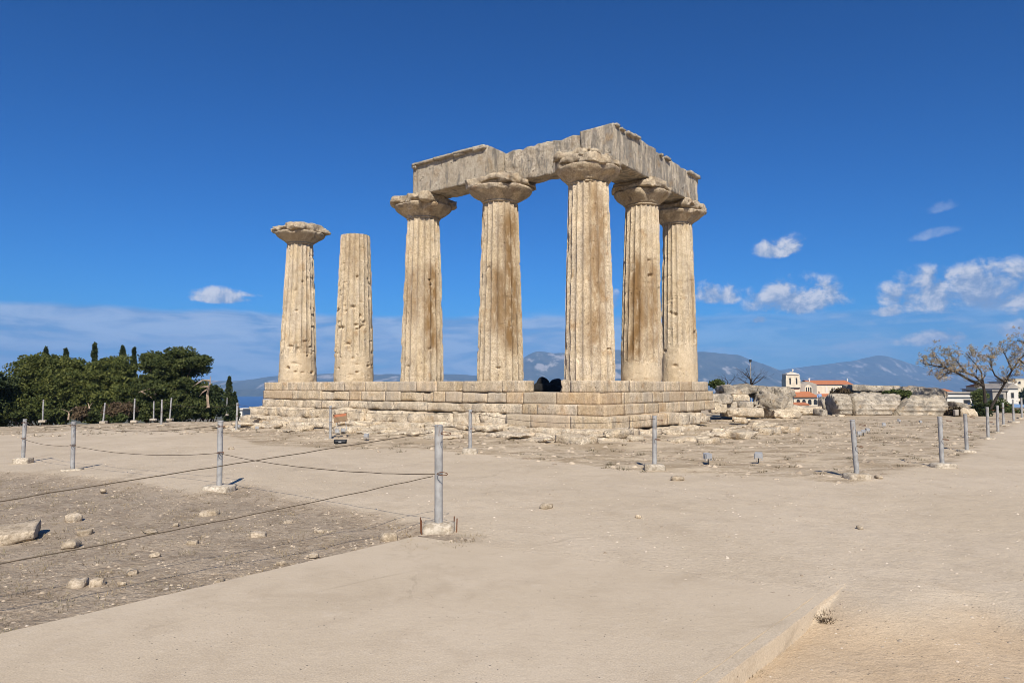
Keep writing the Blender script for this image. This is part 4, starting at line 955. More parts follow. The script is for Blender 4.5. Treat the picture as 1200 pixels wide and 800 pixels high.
# ------------------------------------------------------------------ fence
def lathe_simple(prof, n=14):
    V, F = [], []
    for i, (r, z) in enumerate(prof):
        for k in range(n): V.append((r * math.cos(2 * math.pi * k / n), r * math.sin(2 * math.pi * k / n), z))
        if i:
            for k in range(n): F.append(((i - 1) * n + k, (i - 1) * n + (k + 1) % n, i * n + (k + 1) % n, i * n + k))
    F.append(tuple(range(n - 1, -1, -1))); F.append(tuple((len(prof) - 1) * n + k for k in range(n)))
    return V, F
POSTS = {}
def fence_post(key, px, pyb, pyt, label, lean=None, foot=.09, fw=.36, rad_=.042, zg=None):
    if lean is None: lean = rad(random.Random(int(px)).uniform(-1.3, 1.3))
    p = gnd(px, pyb, foot)
    z = gz(p.x, p.y) if zg is None else zg
    p = gnd(px, pyb, z + foot)
    h = (at(px, pyt, p.y).z - p.z)
    e = empty('fence_post', (p.x, p.y, z)); tag(e, label, 'fence post', 'grey metal fence posts')
    seed = int(px * 7)
    V, F = lathe_simple([(rad_, -.1 - .0), (rad_, h - .012), (rad_ * 1.08, h - .012), (rad_ * 1.08, h - .002), (rad_ * .8, h + .006)])
    o = mesh_obj('pole', V, F, M_STEEL, e); o.location = (0, 0, foot); o.rotation_euler = (0, lean, 0)
    for pl in o.data.polygons: pl.use_smooth = len(pl.vertices) == 4
    o.data.set_sharp_from_angle(angle=rad(40))
    for hz in (h - .06, h * .52):
        V, F = tube([(rad_ * 1.22 * math.cos(a), rad_ * 1.22 * math.sin(a), hz) for a in np.linspace(0, 6.28, 11)], [.0045] * 11, 5)
        r_ = mesh_obj('rope_ring', V, F, M_RUST, e); r_.location = (0, 0, foot); r_.rotation_euler = (.2, lean, .5)
    V, F = stone_V(fw, fw * .72, foot + .12, seg=.05, amp=.012, wear=.03, wr=.04, seed=seed, cap=(9, 7, 5))
    b = mesh_obj('concrete_foot', V, F, M_CONC, e); b.location = (0, 0, -.12); b.rotation_euler = (0, 0, random.Random(seed).uniform(-.3, .3))
    POSTS[key] = (p, h, lean, e); return e
fp = fence_post('n', 514, 612, 498, 'tall nearest fence post at the path edge with rusty pins round its footing', foot=.10, fw=.34, rad_=.045)
for dx, dy in ((-.2, .04), (.2, -.02), (.16, .1), (-.17, -.12)):
    V, F = tube([(dx, dy, -.02), (dx * 1.02, dy, .15)], [.007, .007], 6); mesh_obj('anchor_pin', V, F, M_RUST, fp)
fence_post('a', 257, 568, 493, 'fence post on a pale footing at the back of the soil, second in line', fw=.42)
fence_post('b', 85, 549, 494, 'fence post on the left soil, third in line from the nearest')
fence_post('c', 27, 536, 491, 'leftmost fence post on the soil by the picture edge')
fence_post('d', 551, 525, 480, 'fence post right of the nearest one, in front of the platform middle')
fence_post('e', 767, 543, 487, 'fence post in front of the platform corner', fw=.4)
fence_post('f', 1004, 554, 492, 'slightly leaning fence post before the fallen column', lean=rad(-3), fw=.42)
fence_post('g', 1104, 542, 488, 'fence post right of the leaning one, with a pale block footing', fw=.42)
fence_post('h', 1133, 527, 485, 'fence post with rough stones about its foot, right of the block-footed one', foot=.06)
fence_post('i', 1158, 512, 477, 'fence post standing before the trunk of the bare tree', foot=.06)
fence_post('j', 1169.5, 505.5, 475, 'fence post just right of the tree trunk', foot=.05)
fence_post('k', 1176, 497, 472, 'fence post second right of the tree trunk', foot=.05)
fence_post('l', 1188, 493, 468, 'fence post third right of the tree trunk', foot=.05)
fence_post('m', 1197.5, 489, 466, 'rightmost fence post at the picture edge', foot=.05)
fence_post('o', 387, 513.5, 475.5, 'fence post holding the small notice board', foot=.05)
fence_post('p', 277, 503, 472, 'fence post at the left foot of the platform', foot=.05)
BK = [('q', 50, 492, 468, 'back fence post before the broad pine, leftmost of the back row'), ('r', 121, 493, 472, 'leaning back fence post before the middle pine'), ('s', 157, 492, 467, 'back fence post before the brown brush'),
      ('t', 180, 490, 470, 'short back fence post before the dark pine trunk'), ('u', 189, 497, 468, 'back fence post standing forward of the row, before the dark pine'), ('v', 199, 490, 466, 'back fence post right of the forward one'),
      ('w', 260, 484, 469, 'far fence post left of the two small cypresses'), ('x', 265.5, 485, 466, 'far fence post touching the tall small cypress')]
for k, x, yb, yt, lb in BK: fence_post(k, x, yb, yt, lb, foot=.04, lean=rad(4) if k == 'r' else (rad(3) if k == 'v' else None))
def rope(label, A, B, sag, r=.006, ends=None):
    n = 26; V = []
    a, b = Vector(A), Vector(B)
    wr = random.Random(int(abs(a.x) * 977 + b.y * 31)); w_ = (b - a).length * .0004
    pts = [a.lerp(b, i / n) - Vector((0, 0, sag * 4 * (i / n) * (1 - i / n) + wr.gauss(0, w_))) for i in range(n + 1)]
    V, F = tube(pts, [r] * (n + 1), 6); o = mesh_obj('fence_rope', V, F, M_ROPE, smooth=True); tag(o, label, 'rope', 'ropes of the fence'); return o
def ph(k, f): p, h, ln, e = POSTS[k]; return Vector((p.x + math.sin(ln) * h * f, p.y - .05, p.z + h * f))
lowL = gnd(-60, 690, .55); 
rope('upper rope running from the nearest post to the left picture edge', ph('n', .93) + Vector((-.06, 0, 0)), at(-120, 606, 4.6), .0, .0045)
rope('lower rope running from the nearest post to the left picture edge', ph('n', .48) + Vector((-.06, 0, 0)), at(-120, 683, 4.6), .02, .0045)
for a, b, la, s in [('a', 'n', 'second post and the nearest post', .10), ('b', 'a', 'third post and the second post', .12), ('c', 'b', 'leftmost post and the third post', .08), ('d', 'e', 'middle post and the platform corner post', .16),
                    ('o', 'd', 'notice board post and the middle post', .12), ('p', 'o', 'left platform post and the notice board post', .12), ('u', 'p', 'forward back post and the left platform post', .2)]:
    if (a, b) != ('a', 'n'): rope('upper rope between the ' + la, ph(a, .94), ph(b, .94), s, .005)
    if a in 'abc': rope('lower rope between the ' + la, ph(a, .5), ph(b, .5), s * .8, .005)
# notice board
sp = POSTS['o'][0]; sg = empty('notice_board', (sp.x + .30, sp.y + .1, sp.z + .52)); sg.rotation_euler = (rad(-14), rad(-8), rad(14)); sg.scale = (.6, .6, .6); tag(sg, 'small brown notice board with orange heading beside a fence post', 'sign')
V, F = box(-.33, .33, -.012, .012, 0, .40); mesh_obj('panel', V, F, M_SIGN, sg)
V, F = box(-.31, .31, -.016, -.0125, .26, .385); mesh_obj('heading', V, F, M_SIGNH, sg)
for k in range(4):
    V, F = box(-.28, .28 - .07 * (k % 2), -.0155, -.0125, .035 + k * .055, .055 + k * .055); mesh_obj('print_line', V, F, M_SIGNT, sg)
V, F = merge([box(-.345, .345, -.014, .014, .4003, .416), box(-.345, .345, -.014, .014, -.016, -.0003), box(-.346, -.3305, -.0135, .0135, -.01, .41), box(.3305, .346, -.0135, .0135, -.01, .41)]); mesh_obj('frame', V, F, M_RUST, sg)
V, F = merge([box(-.25, -.22, .02, .05, -.55, .1), box(.22, .25, .02, .05, -.55, .1)]); mesh_obj('stand', V, F, M_STEEL, sg)
# floodlights on the shelf
def floodlight(px, py, label, s=1.0, rz=0.3):
    p = gnd(px, py, .03); z = gz(p.x, p.y); p = gnd(px, py, z)
    e = empty('floodlight', (p.x, p.y, z), rz); tag(e, label, 'floodlight', 'small floodlights aimed at the temple')
    V, F = tube([(0, 0, -.03), (0, 0, .16 * s)], [.018 * s, .018 * s], 8); mesh_obj('stem', V, F, M_BLACK, e)
    V, F = merge([box(-.125 * s, -.11 * s, -.012, .012, .12 * s, .3 * s), box(.11 * s, .125 * s, -.012, .012, .12 * s, .3 * s), box(-.124 * s, .124 * s, -.011, .011, .11 * s, .125 * s)]); mesh_obj('bracket', V, F, M_STEEL, e)
    V = [(-.105, -.05, .17), (.105, -.05, .17), (.105, .09, .16), (-.105, .09, .16), (-.105, -.05, .31), (.105, -.05, .31), (.105, .1, .34), (-.105, .1, .34)]
    b = mesh_obj('housing', np.array(V) * s, box(0, 1, 0, 1, 0, 1)[1], M_LAMP, e)
    V = [(-.095, .1, .175), (.095, .1, .175), (.095, .105, .325), (-.095, .105, .325)]
    m = mesh_obj('glass', np.array([(x, y + dy, z) for dy in (0, .006) for x, y, z in V]) * s, box(0, 1, 0, 1, 0, 1)[1], M_LGLASS, b)
    return e
for x, y, s, lb in [(830, 544, 1.0, 'floodlight on a pale footing right of the platform corner post'), (889, 543, 1.0, 'floodlight midway between the corner post and the leaning post'), (395, 510, .9, 'left floodlight under the notice board'),
                    (402, 509, .9, 'right floodlight under the notice board'), (429, 516, .9, 'single floodlight right of the notice board'), (301, 505, .8, 'floodlight left of the notice board, before the platform'), (279.5, 503, .8, 'floodlight at the left platform post'),
                    (1007, 512, .8, 'left floodlight of three behind the leaning post'), (1012, 510, .8, 'middle floodlight of three behind the leaning post'), (1017, 508, .8, 'right floodlight of three behind the leaning post'),
                    (1036, 501, .8, 'floodlight before the middle of the fallen column'), (1054, 496, .8, 'floodlight before the slanting crack of the fallen column'), (1079, 497, .7, 'floodlight before the right fragment of the fallen column')]:
    floodlight(x, y, lb, s * .68, (x * .37) % 1.2 - .6)
p = gnd(399, 515, .1); e = empty('cable_box', (p.x, p.y, gz(p.x, p.y)), .05); tag(e, 'black low box lying under the notice board', 'box')
V, F = stone_V(.34, .16, .11, seg=.05, amp=.004, wear=.03, wr=.03, seed=5); mesh_obj('case', V, F, M_BLACK, e)
V, F = box(-.04, .04, -.086, -.075, .04, .07); mesh_obj('latch', V, F, M_STEEL, e)

# ------------------------------------------------------------------ vegetation
def leaves(centres, radii, per, size, seed, flat=.75, elong=2.0):
    """leaf-sized triangles spread over clumps"""
    r = np.random.RandomState(seed); n = len(centres) * per
    c = np.repeat(centres, per, 0); R = np.repeat(radii, per)
    d = r.normal(size=(n, 3)); d /= np.linalg.norm(d, axis=1, keepdims=True)
    q = c + d * (R * (.35 + .65 * r.rand(n) ** .6))[:, None] * np.array([1, 1, flat])
    t = d * .8 + r.normal(size=(n, 3)) * .7 + np.array([0, 0, .25]); t /= np.linalg.norm(t, axis=1, keepdims=True)
    s = np.cross(t, r.normal(size=(n, 3))); s /= np.maximum(np.linalg.norm(s, axis=1, keepdims=True), 1e-6)
    z = (size * (.6 + .8 * r.rand(n)))[:, None]
    V = np.stack([q - s * z / elong, q + s * z / elong, q + t * z], 1).reshape(-1, 3)
    return V, np.arange(n * 3).reshape(-1, 3)
def pine(label, lobes, base, mat, seed, group, per=130, size=.12, nclump=150, trunk=.22, dead=()):
    """lobes: (centre, radii) ellipsoids that make up the crown"""
    r = np.random.RandomState(seed)
    e = empty('pine_tree', tuple(base)); tag(e, label, 'tree', group); b = np.array(base)
    cs, rs = [], []
    vol = np.array([l[1][0] * l[1][2] for l in lobes]); vol = vol / vol.sum()
    for (c, rr), w in zip(lobes, vol):
        k = max(6, int(nclump * w)); d = r.normal(size=(k, 3)); d /= np.linalg.norm(d, axis=1, keepdims=True)
        f = (.30 + .72 * r.rand(k) ** .45 + .22 * (r.rand(k) < .12))[:, None]
        cs.append(np.array(c) + d * f * np.array(rr)); rs.append(.22 + .34 * r.rand(k))
    cs = np.concatenate(cs); rs = np.concatenate(rs)
    V, F = leaves(cs, rs * 1.15, per, size, seed + 1, .5); mesh_obj('crown', V - b, F, mat, e)
    parts = []
    topc = np.array(max(lobes, key=lambda l: l[0][2])[0])
    n = 7; tr = [b + (topc - b) * (i / n) + r.normal(size=3) * .12 * (i > 0) for i in range(n + 1)]
    V, F = tube([t - b for t in tr], [trunk * (1 - .8 * i / n) for i in range(n + 1)], 9); mesh_obj('trunk', V, F, M_BARK, e)
    for c, rr in lobes:
        for k in range(5):
            s = tr[r.randint(1, n - 1)]; d = r.normal(size=3); d /= np.linalg.norm(d); g = np.array(c) + d * np.array(rr) * .75
            mid = (s + g) / 2 + r.normal(size=3) * .15
            parts.append(tube([s - b, mid - b, g - b], [trunk * .32, trunk * .2, .02], 6))
    V, F = merge(parts); mesh_obj('limbs', V, F, M_BARK, e)
    return e
def cypress(label, px, pyt, pyb, Y, w, seed, group='slim dark cypresses'):
    a, t = at(px, pyb, Y), at(px, pyt, Y); h = t.z - a.z; r = np.random.RandomState(seed)
    e = empty('cypress_tree', tuple(a)); tag(e, label, 'tree', group)
    k = int(120 * max(1, h / 4)); f = r.rand(k); an = r.rand(k) * 6.28
    R = w * np.clip(np.minimum((1 - f) ** .8 * 1.05, .35 + f * 4), .02, 1)
    rad_ = R * np.sqrt(r.rand(k))
    cs = np.stack([np.cos(an) * rad_, np.sin(an) * rad_, f * h], 1)
    V, F = leaves(cs,   (.07 + .11 * r.rand(k)) * np.clip(1.6 - f, .5, 1.2), 60, .12, seed, 2.2, 2.6); mesh_obj('crown', V, F, M_CYP, e)
    V, F = tube([(0, 0, -.5), (0, 0, h * .4), (0, 0, h * .92)], [.12, .08, .02], 7); mesh_obj('trunk', V, F, M_BARK, e)
    return e
def lobe(px, py, rx, ry, Y, dy=1.6):
    rx, ry = rx * .9, max(4, ry - 3)
    c = at(px, py + 3, Y); return (tuple(c), (rx * Y / FPX, dy, ry * Y / FPX))
PG = 'pines at the left edge of the terrace'
def tbase(px, Y): x = at(px, 480, Y).x; return (x, Y, gz(x, Y) - .1)
pine('broad bushy green pine filling the left edge of the view', [lobe(52, 440, 34, 28, 46, 2.2), lobe(60, 424, 26, 14, 46.5, 1.6), lobe(28, 458, 26, 20, 45, 1.8), lobe(82, 450, 28, 26, 45.5, 2), lobe(44, 474, 36, 16, 44.5, 1.8), lobe(88, 430, 20, 14, 47, 1.4), lobe(12, 462, 20, 16, 46, 1.5), lobe(10, 484, 20, 14, 44, 1.4)], tbase(55, 46), M_PINE, 501, PG, nclump=420)
pine('middle green pine before the tall cypress', [lobe(126, 440, 24, 22, 46.5, 2), lobe(136, 428, 20, 14, 47, 1.5), lobe(112, 462, 24, 22, 45.5, 1.8), lobe(142, 460, 24, 22, 45.5, 1.8), lobe(124, 480, 30, 12, 45, 1.6)], tbase(126, 47), M_PINE, 502, PG, nclump=300)
pine('dark dense pine right of the clump with a spreading flat top', [lobe(206, 426, 26, 17, 45, 1.9), lobe(186, 424, 16, 14, 45.5, 1.4), lobe(228, 424, 15, 14, 45, 1.3), lobe(196, 450, 28, 20, 44.5, 2), lobe(222, 456, 20, 16, 44.2, 1.6), lobe(208, 474, 32, 14, 44, 1.8), lobe(180, 470, 20, 18, 44.5, 1.6), lobe(236, 474, 14, 12, 43.5, 1.2), lobe(208, 412, 16, 8, 45, 1)], tbase(205, 45.5), M_PINED, 503, PG, nclump=430)
pine('near black pine cut by the left picture edge', [lobe(-6, 446, 11, 14, 42, 1.1), lobe(-12, 470, 20, 24, 42.5, 1.6)], tbase(-12, 42.5), M_CYP, 504, PG, nclump=110)
pine('small blue-dark pine sapling at the right end of the clump', [lobe(246, 462, 9, 16, 45, .8), lobe(250, 476, 10, 10, 44.6, .8)], tbase(247, 45), M_CYP, 505, PG, nclump=70, trunk=.1)
cypress('tall slim cypress rising behind between the broad and middle pines', 107.5, 403, 492, 50, .5, 511)
cypress('small cypress tip behind the broad pine', 74, 410, 492, 52, .6, 512)
cypress('broad cypress tip behind the middle pine', 141, 407, 492, 51, .75, 513)
cypress('narrow cypress tip right behind the middle pine', 154.5, 410, 492, 52, .5, 514)
cypress('cypress top showing over the left of the broad pine', 50, 409, 492, 54, .8, 515)
cypress('taller of two small cypresses against the sea', 267.5, 443, 492, 62, .55, 516)
cypress('shorter of two small cypresses against the sea', 274, 461, 492, 62, .5, 517)
def dead_branch(label, polys, Y, r0):
    e = empty('dead_branch', tuple(at(*polys[0][0], Y))); tag(e, label, 'dead branch', 'bare broken branches among the pines'); b = Vector(e.location)
    for k, pl in enumerate(polys):
        pts = [at(x, y, Y + .25 * math.sin(i * 2.1 + k)) - b for i, (x, y) in enumerate(pl)]
        V, F = tube(pts, [r0 * (1 - .75 * i / max(1, len(pts) - 1)) * (1 if k == 0 else .6) for i in range(len(pts))], 7); mesh_obj('branch', V, F, M_DEAD, e)
    return e
dead_branch('broken pale trunk and hanging dead limbs at the right of the dark pine', [[(244, 478), (243, 462), (246, 450), (247, 441)], [(246, 446), (238, 445), (230, 450), (226, 453)], [(244, 455), (237, 460), (234, 464)], [(244, 453), (234, 453)]], 42.6, .10)
dead_branch('bare pale forked branch before the left side of the dark pine', [[(182, 462), (181, 456), (174, 456), (166, 458), (162, 460)], [(166, 459), (172, 462), (178, 466)]], 42.6, .07)
dead_branch('small bare pale forked trunk under the broad pine', [[(80, 492), (81, 483), (84, 480), (90, 476)], [(81, 483), (77, 481), (72, 479)]], 42.5, .07)
dead_branch('crooked bare trunk under the middle pine', [[(103, 492), (105, 485), (105, 478), (103, 472)], [(104, 478), (108, 472)]], 42.5, .08)
def bush(label, px, py, w, h, Y, mat, seed, name='shrub', per=70, nclump=26, size=.1, group=None, dy=.6):
    c = at(px, py, Y); r = np.random.RandomState(seed); b = np.array((c.x, Y, at(px, py + h, Y).z))
    e = empty(name, tuple(b)); tag(e, label, 'shrub', group)
    d = r.normal(size=(nclump, 3)); d /= np.linalg.norm(d, axis=1, keepdims=True); d *= r.rand(nclump, 1) ** .4
    cs = d * np.array([w * Y / FPX, dy, h * Y / FPX]) + np.array([0, 0, h * Y / FPX])
    V, F = leaves(cs, (.14 + .18 * r.rand(nclump)) * Y / 45, per, size, seed); mesh_obj('foliage', V, F, mat, e)
    parts = [tube([(0, 0, -.2), tuple(cs[k] * .6), tuple(cs[k])], [.02, .014, .006], 5) for k in range(0, nclump, 3)]
    V, F = merge(parts); mesh_obj('stems', V, F, M_BARK, e); return e
bush('brown dry brush in a low thicket between the middle and dark pines', 141, 482, 22, 10, 42.3, M_BROWNSHRUB, 531, nclump=60, dy=.8)
for k, (x, y, w, lb) in enumerate([(20, 487, 20, 'low dark scrub at the left picture edge under the broad pine'), (66, 487, 16, 'low dark scrub under the broad pine beside the forked trunk'), (118, 487, 12, 'low dark scrub under the middle pine'),
                              (172, 485, 14, 'low dark scrub under the dark pine, left side'), (204, 485, 16, 'low dark scrub under the dark pine, right side'), (238, 482, 12, 'low dark scrub under the broken pale trunk')]):
    bush(lb, x, y, w, 7, 43.2, M_PINED, 560 + k, nclump=46, dy=1.0, size=.12)
bush('brown dry twigs under the broad pine', 96, 484, 9, 7, 42.4, M_BROWNSHRUB, 532)
bush('low green shrub at the foot of the back fence between two posts', 136, 489, 14, 4, 41.9, M_SHRUB, 533)
bush('green shrub growing on the slab above the fallen column', 1052, 463, 14, 4.5, 38.2, M_SHRUB, 534, nclump=40)
bush('brown shrub on the ground left of the layered slab', 985, 461, 9, 4, 39.3, M_BROWNSHRUB, 535)
bush('green weeds behind the fence posts right of the bare tree', 1172, 475, 9, 6, 42, M_SHRUB, 536, nclump=36)
bush('low green weeds near the right picture edge', 1185, 484, 6, 4, 40, M_SHRUB, 537)
bush('dark shrub at the foot of the bare tree', 1149, 482, 6, 7, 36.5, M_BARKD and M_CYP, 538, nclump=30)
bush('dark brush between the fallen column and the tilted slab', 1118, 484, 7, 6, 36.3, M_BROWNSHRUB, 539)
bush('dark green bush left of the tree trunk behind the terrace', 1147, 466, 7, 9, 60, M_SHRUB, 540, nclump=40)

def bare_tree(name, label, limbs, Y, r0, seed, twig=3, length=.9, berries=True, spread=.5, mat=M_BARKD, berry_n=15, cat='tree'):
    rnd = random.Random(seed); b = at(*limbs[0][0], Y)
    e = empty(name, tuple(b)); tag(e, label, cat)
    trunk_parts, twig_parts, tips = [], [], []
    def grow(p, d, L, r, lvl):
        n = 4; pts = [p]; q = p.copy(); dd = d.copy()
        for i in range(n):
            dd = (dd + Vector((rnd.gauss(0, .16), rnd.gauss(0, .16), rnd.gauss(.02, .12)))).normalized(); q = q + dd * (L / n); pts.append(q.copy())
        twig_parts.append(tube(pts, [r * (1 - .6 * i / n) for i in range(n + 1)], 5 if lvl > 0 else 4))
        if lvl <= 0: tips.append(pts[-1]); return
        for k in range(rnd.choice((2, 3, 3))):
            i = rnd.randint(2, n); a = Vector((rnd.gauss(0, 1), rnd.gauss(0, 1), rnd.gauss(.25, .8))).normalized()
            grow(pts[i], (dd * .9 + a * .75).normalized(), L * rnd.uniform(.6, .8), r * .5, lvl - 1)
    for k, pl in enumerate(limbs):
        off = rnd.uniform(-spread, spread) * 2
        n = len(pl); pts = [at(x, y, Y + off * i / n + .12 * rnd.gauss(0, 1)) - b for i, (x, y) in enumerate(pl)]
        rr = r0 * (1 if k == 0 else .9 if len(pl) > 5 else .55)
        rs = [rr * (1 - .78 * (i / (n - 1)) ** .7) for i in range(n)]
        trunk_parts.append(tube(pts, rs, 9))
        L = sum((pts[i + 1] - pts[i]).length for i in range(n - 1)); m = int(L * 4.6) + 2
        for q in range(m):
            f = .35 + .65 * (q + rnd.random()) / m; i = min(n - 2, int(f * (n - 1))); t = f * (n - 1) - i
            s = pts[i].lerp(pts[i + 1], t); d = (pts[i + 1] - pts[i]).normalized()
            a = Vector((rnd.gauss(0, 1), rnd.gauss(0, 1), rnd.gauss(.3, .6))).normalized()
            grow(s, (d * .5 + a).normalized(), length * rnd.uniform(.5, 1.1) * (1 - .3 * f), rs[i] * .38, twig - 2)
    V, F = merge(trunk_parts); mesh_obj('trunk', V, F, mat, e, smooth=True)
    V, F = merge(twig_parts); mesh_obj('twigs', V, F, mat, e)
    if berries:
        c = np.array([tuple(t) for t in tips]); r = np.random.RandomState(seed); c = c[r.rand(len(c)) < .85]
        V, F = leaves(c,   .05 + .08 * r.rand(len(c)), berry_n, .042, seed, 1.1, 1.6); mesh_obj('seed_clusters', V, F, M_BERRY, e)
    return e
bare_tree('bare_tree', 'leafless wide tree with yellowish seed clusters at the right edge', [
    [(1155, 490), (1154.5, 474), (1154, 462), (1152, 449), (1143, 441), (1131, 436), (1119, 434), (1108, 438), (1100, 444)],
    [(1157, 488), (1163, 474), (1170, 462), (1178, 448), (1186, 434), (1194, 422), (1204, 412), (1216, 400)],
    [(1153, 452), (1138, 446), (1122, 437), (1106, 430), (1092, 428), (1082, 426)],
    [(1152, 449), (1150, 436), (1142, 425), (1132, 414)], [(1178, 448), (1166, 440), (1160, 426), (1164, 412)], [(1186, 434), (1180, 420), (1174, 408)],
    [(1131, 436), (1122, 424), (1112, 416)], [(1108, 432), (1100, 422), (1094, 416)], [(1194, 422), (1203, 428), (1214, 430), (1228, 426)], [(1204, 412), (1200, 402), (1192, 398)]], 37.5, .105, 601, twig=4, length=.52)
bare_tree('bare_bush', 'leafless dark bush above the tumbled blocks beside the mast', [[(881, 452), (881, 446), (876, 441), (870, 436)], [(881, 450), (886, 443), (891, 438)], [(881, 452), (872, 447), (864, 442)], [(880, 450), (878, 440), (874, 431)], [(882, 450), (890, 446), (895, 442)]], 45, .07, 602, twig=3, length=.7, berries=False, spread=.3, cat='shrub')
bare_tree('bare_bush', 'smaller leafless bush left of the mast over the tumbled blocks', [[(853, 454), (853, 447), (849, 443)], [(853, 452), (858, 446), (861, 442)], [(852, 452), (846, 447)]], 44, .05, 603, twig=3, length=.6, berries=False, spread=.3, cat='shrub')
bush('small green shrub tufts right of the platform top', 839, 450, 7, 4, 36, M_SHRUB, 541, nclump=14, per=50)
mp = at(880, 453, 60); e = empty('mast', (mp.x, 60, gz(mp.x, 60))); tag(e, 'thin grey mast with a dark lamp head rising above the tumbled blocks', 'mast')
zt = at(880, 424, 60).z - e.location.z
V, F = tube([(0, 0, -.2), (0, 0, zt)], [.06, .04], 8); mesh_obj('pole', V, F, M_STEEL, e)
V, F = box(-.09, .09, -.07, .07, zt, zt + .2); mesh_obj('lamp_head', V, F, M_BLACK, e)

# ------------------------------------------------------------------ church and village
def house(label, px0, px1, py_eave, Y, depth, roof='flat', py_ridge=None, wall=M_WHITE, wins=(), doors=(), rz=0.0, group='village houses', name='house', base=None, cat='house', roofm=None):
    a, b = at(px0, py_eave, Y), at(px1, py_eave, Y); w = b.x - a.x; cx = (a.x + b.x) / 2
    z0 = min(gz(cx, Y), gz(cx, Y + depth)) - 1.0 if base is None else base
    e = empty(name, (cx, Y, z0), rz); tag(e, label, cat, group); h = a.z - z0
    V, F = box(-w / 2, w / 2, 0, depth, 0, h); mesh_obj('wall', V, F, wall, e)
    if roof == 'flat':
        V, F = box(-w / 2 - .25, w / 2 + .25, -.3, depth + .3, h + .003, h + .22); mesh_obj('roof', V, F, wall, e)
    else:
        hr = at(cx and px0, py_ridge, Y).z - a.z; o_ = .35
        if roof == 'x':      # ridge along x
            Vv = [(-w / 2 - o_, -o_, h), (w / 2 + o_, -o_, h), (w / 2 + o_, depth + o_, h), (-w / 2 - o_, depth + o_, h), (-w / 2 - o_, depth / 2, h + hr), (w / 2 + o_, depth / 2, h + hr)]
            Ff = [(0, 1, 5, 4), (2, 3, 4, 5), (0, 4, 3), (1, 2, 5), (3, 2, 1, 0)]
        else:
            Vv = [(-w / 2 - o_, -o_, h), (w / 2 + o_, -o_, h), (w / 2 + o_, depth + o_, h), (-w / 2 - o_, depth + o_, h), (0, -o_, h + hr), (0, depth + o_, h + hr)]
            Ff = [(0, 4, 5, 3), (4, 1, 2, 5), (0, 1, 4), (2, 3, 5), (3, 2, 1, 0)]
        Vv = [(x, y, z + .004) for x, y, z in Vv]
        mesh_obj('roof', Vv, Ff, roofm or M_ROOF, e)
    for (fx, fz, ww, wh) in wins:
        x = (fx - .5) * w; z = h * 0 + (h - fz)
        V, F = box(x - ww / 2, x + ww / 2, -.03, .0, z - wh / 2, z + wh / 2); f = mesh_obj('window', V, F, M_SHUT, e)
        V, F = box(x - ww / 2 + .1, x + ww / 2 - .1, -.045, -.031, z - wh / 2 + .1, z + wh / 2 - .1); mesh_obj('pane', V, F, M_DARKW, f)
    for (fx, fz, ww, wh) in doors:
        x = (fx - .5) * w; z = h - fz
        V, F = box(x - ww / 2, x + ww / 2, -.04, .0, z - wh / 2, z + wh / 2); mesh_obj('door', V, F, M_WHITE, e)
    return e
house('white flat-roofed house with two openings behind the fallen column end', 1093, 1144, 465, 95, 8, 'flat', wins=[(.78, .9, 1.0, 1.2), (.45, 1.0, .6, .9)], doors=[(.2, 1.0, .8, 1.5)])
house('long grey low house behind the white flat-roofed one', 1104, 1146, 460.5, 130, 8, 'flat', wall=M_GREYW, wins=[(.1, .9, .9, 1), (.3, .9, .9, 1)])
house('house with a bright orange tiled roof left above the white flat one', 1099, 1119, 459.5, 170, 9, 'x', 455.5, M_CREAM)
house('white house with orange roof right behind the tree trunk', 1157, 1170, 453, 150, 7, 'x', 449.5, M_WHITE, wins=[(.5, 1.0, .8, 1)])
house('grey rendered house with a dark opening between the trunks', 1163, 1180, 458, 140, 8, 'flat', wall=M_GREYW, wins=[(.5, 1.2, 1.6, 1.4)])
house('white gabled house with one brown window right of the tree', 1179, 1193, 455, 140, 8, 'y', 449, M_WHITE, wins=[(.5, 1.4, .7, 1.2)], roofm=M_GREYW)
house('pale house up the slope above the gabled house', 1180, 1192, 447.5, 210, 8, 'flat', wall=M_WHITE)
house('pale house at the upper right picture edge', 1190, 1204, 444, 230, 9, 'flat', wall=M_CREAM, wins=[(.3, 1.2, 1, 1)])
house('low white house beside the tree trunk on the slope', 1150, 1157, 456, 165, 7, 'flat', wall=M_WHITE)
house('tiny white house by the shore left of the platform', 277, 284, 480, 120, 5, 'flat', wall=M_WHITE)
house('pale blue canopy shelter behind the right fence posts', 1184, 1210, 477, 60, 5, 'flat', wall=M_BLUEW, cat='shelter', name='shelter')
def ch_at(px, py, Y): return at(px, py, Y)
CY = 185.0
zb = -10.0
e = empty('church', (ch_at(957, 470, CY).x, CY, zb)); tag(e, 'cream church with bell tower, long orange roof and arcaded porch', 'church')
bx = e.location.x
def cbox(name, px0, px1, py0, py1, Y, d, mat, parent=None, dz=0):
    a, b = at(px0, py1, Y), at(px1, py0, Y)
    V, F = box(a.x - bx, b.x - bx, Y - CY, Y - CY + d, a.z - zb, b.z - zb); return mesh_obj(name, V, F, mat, parent or e)
nave = cbox('wall', 955.5, 998, 450.4, 500, CY + 2, 9, M_CREAM)
a, b = at(950, 450.2, CY + 2), at(999.5, 446.7, CY + 2)
Vv = [(a.x - bx, 1.6, a.z - zb), (b.x - bx, 1.6, a.z - zb), (b.x - bx, 11.4, a.z - zb), (a.x - bx, 11.4, a.z - zb), (a.x - bx, 6.5, b.z - zb + .35), (b.x - bx, 6.5, b.z - zb + .35)]
mesh_obj('roof', Vv, [(0, 1, 5, 4), (2, 3, 4, 5), (0, 4, 3), (1, 2, 5), (3, 2, 1, 0)], M_ROOF, e)
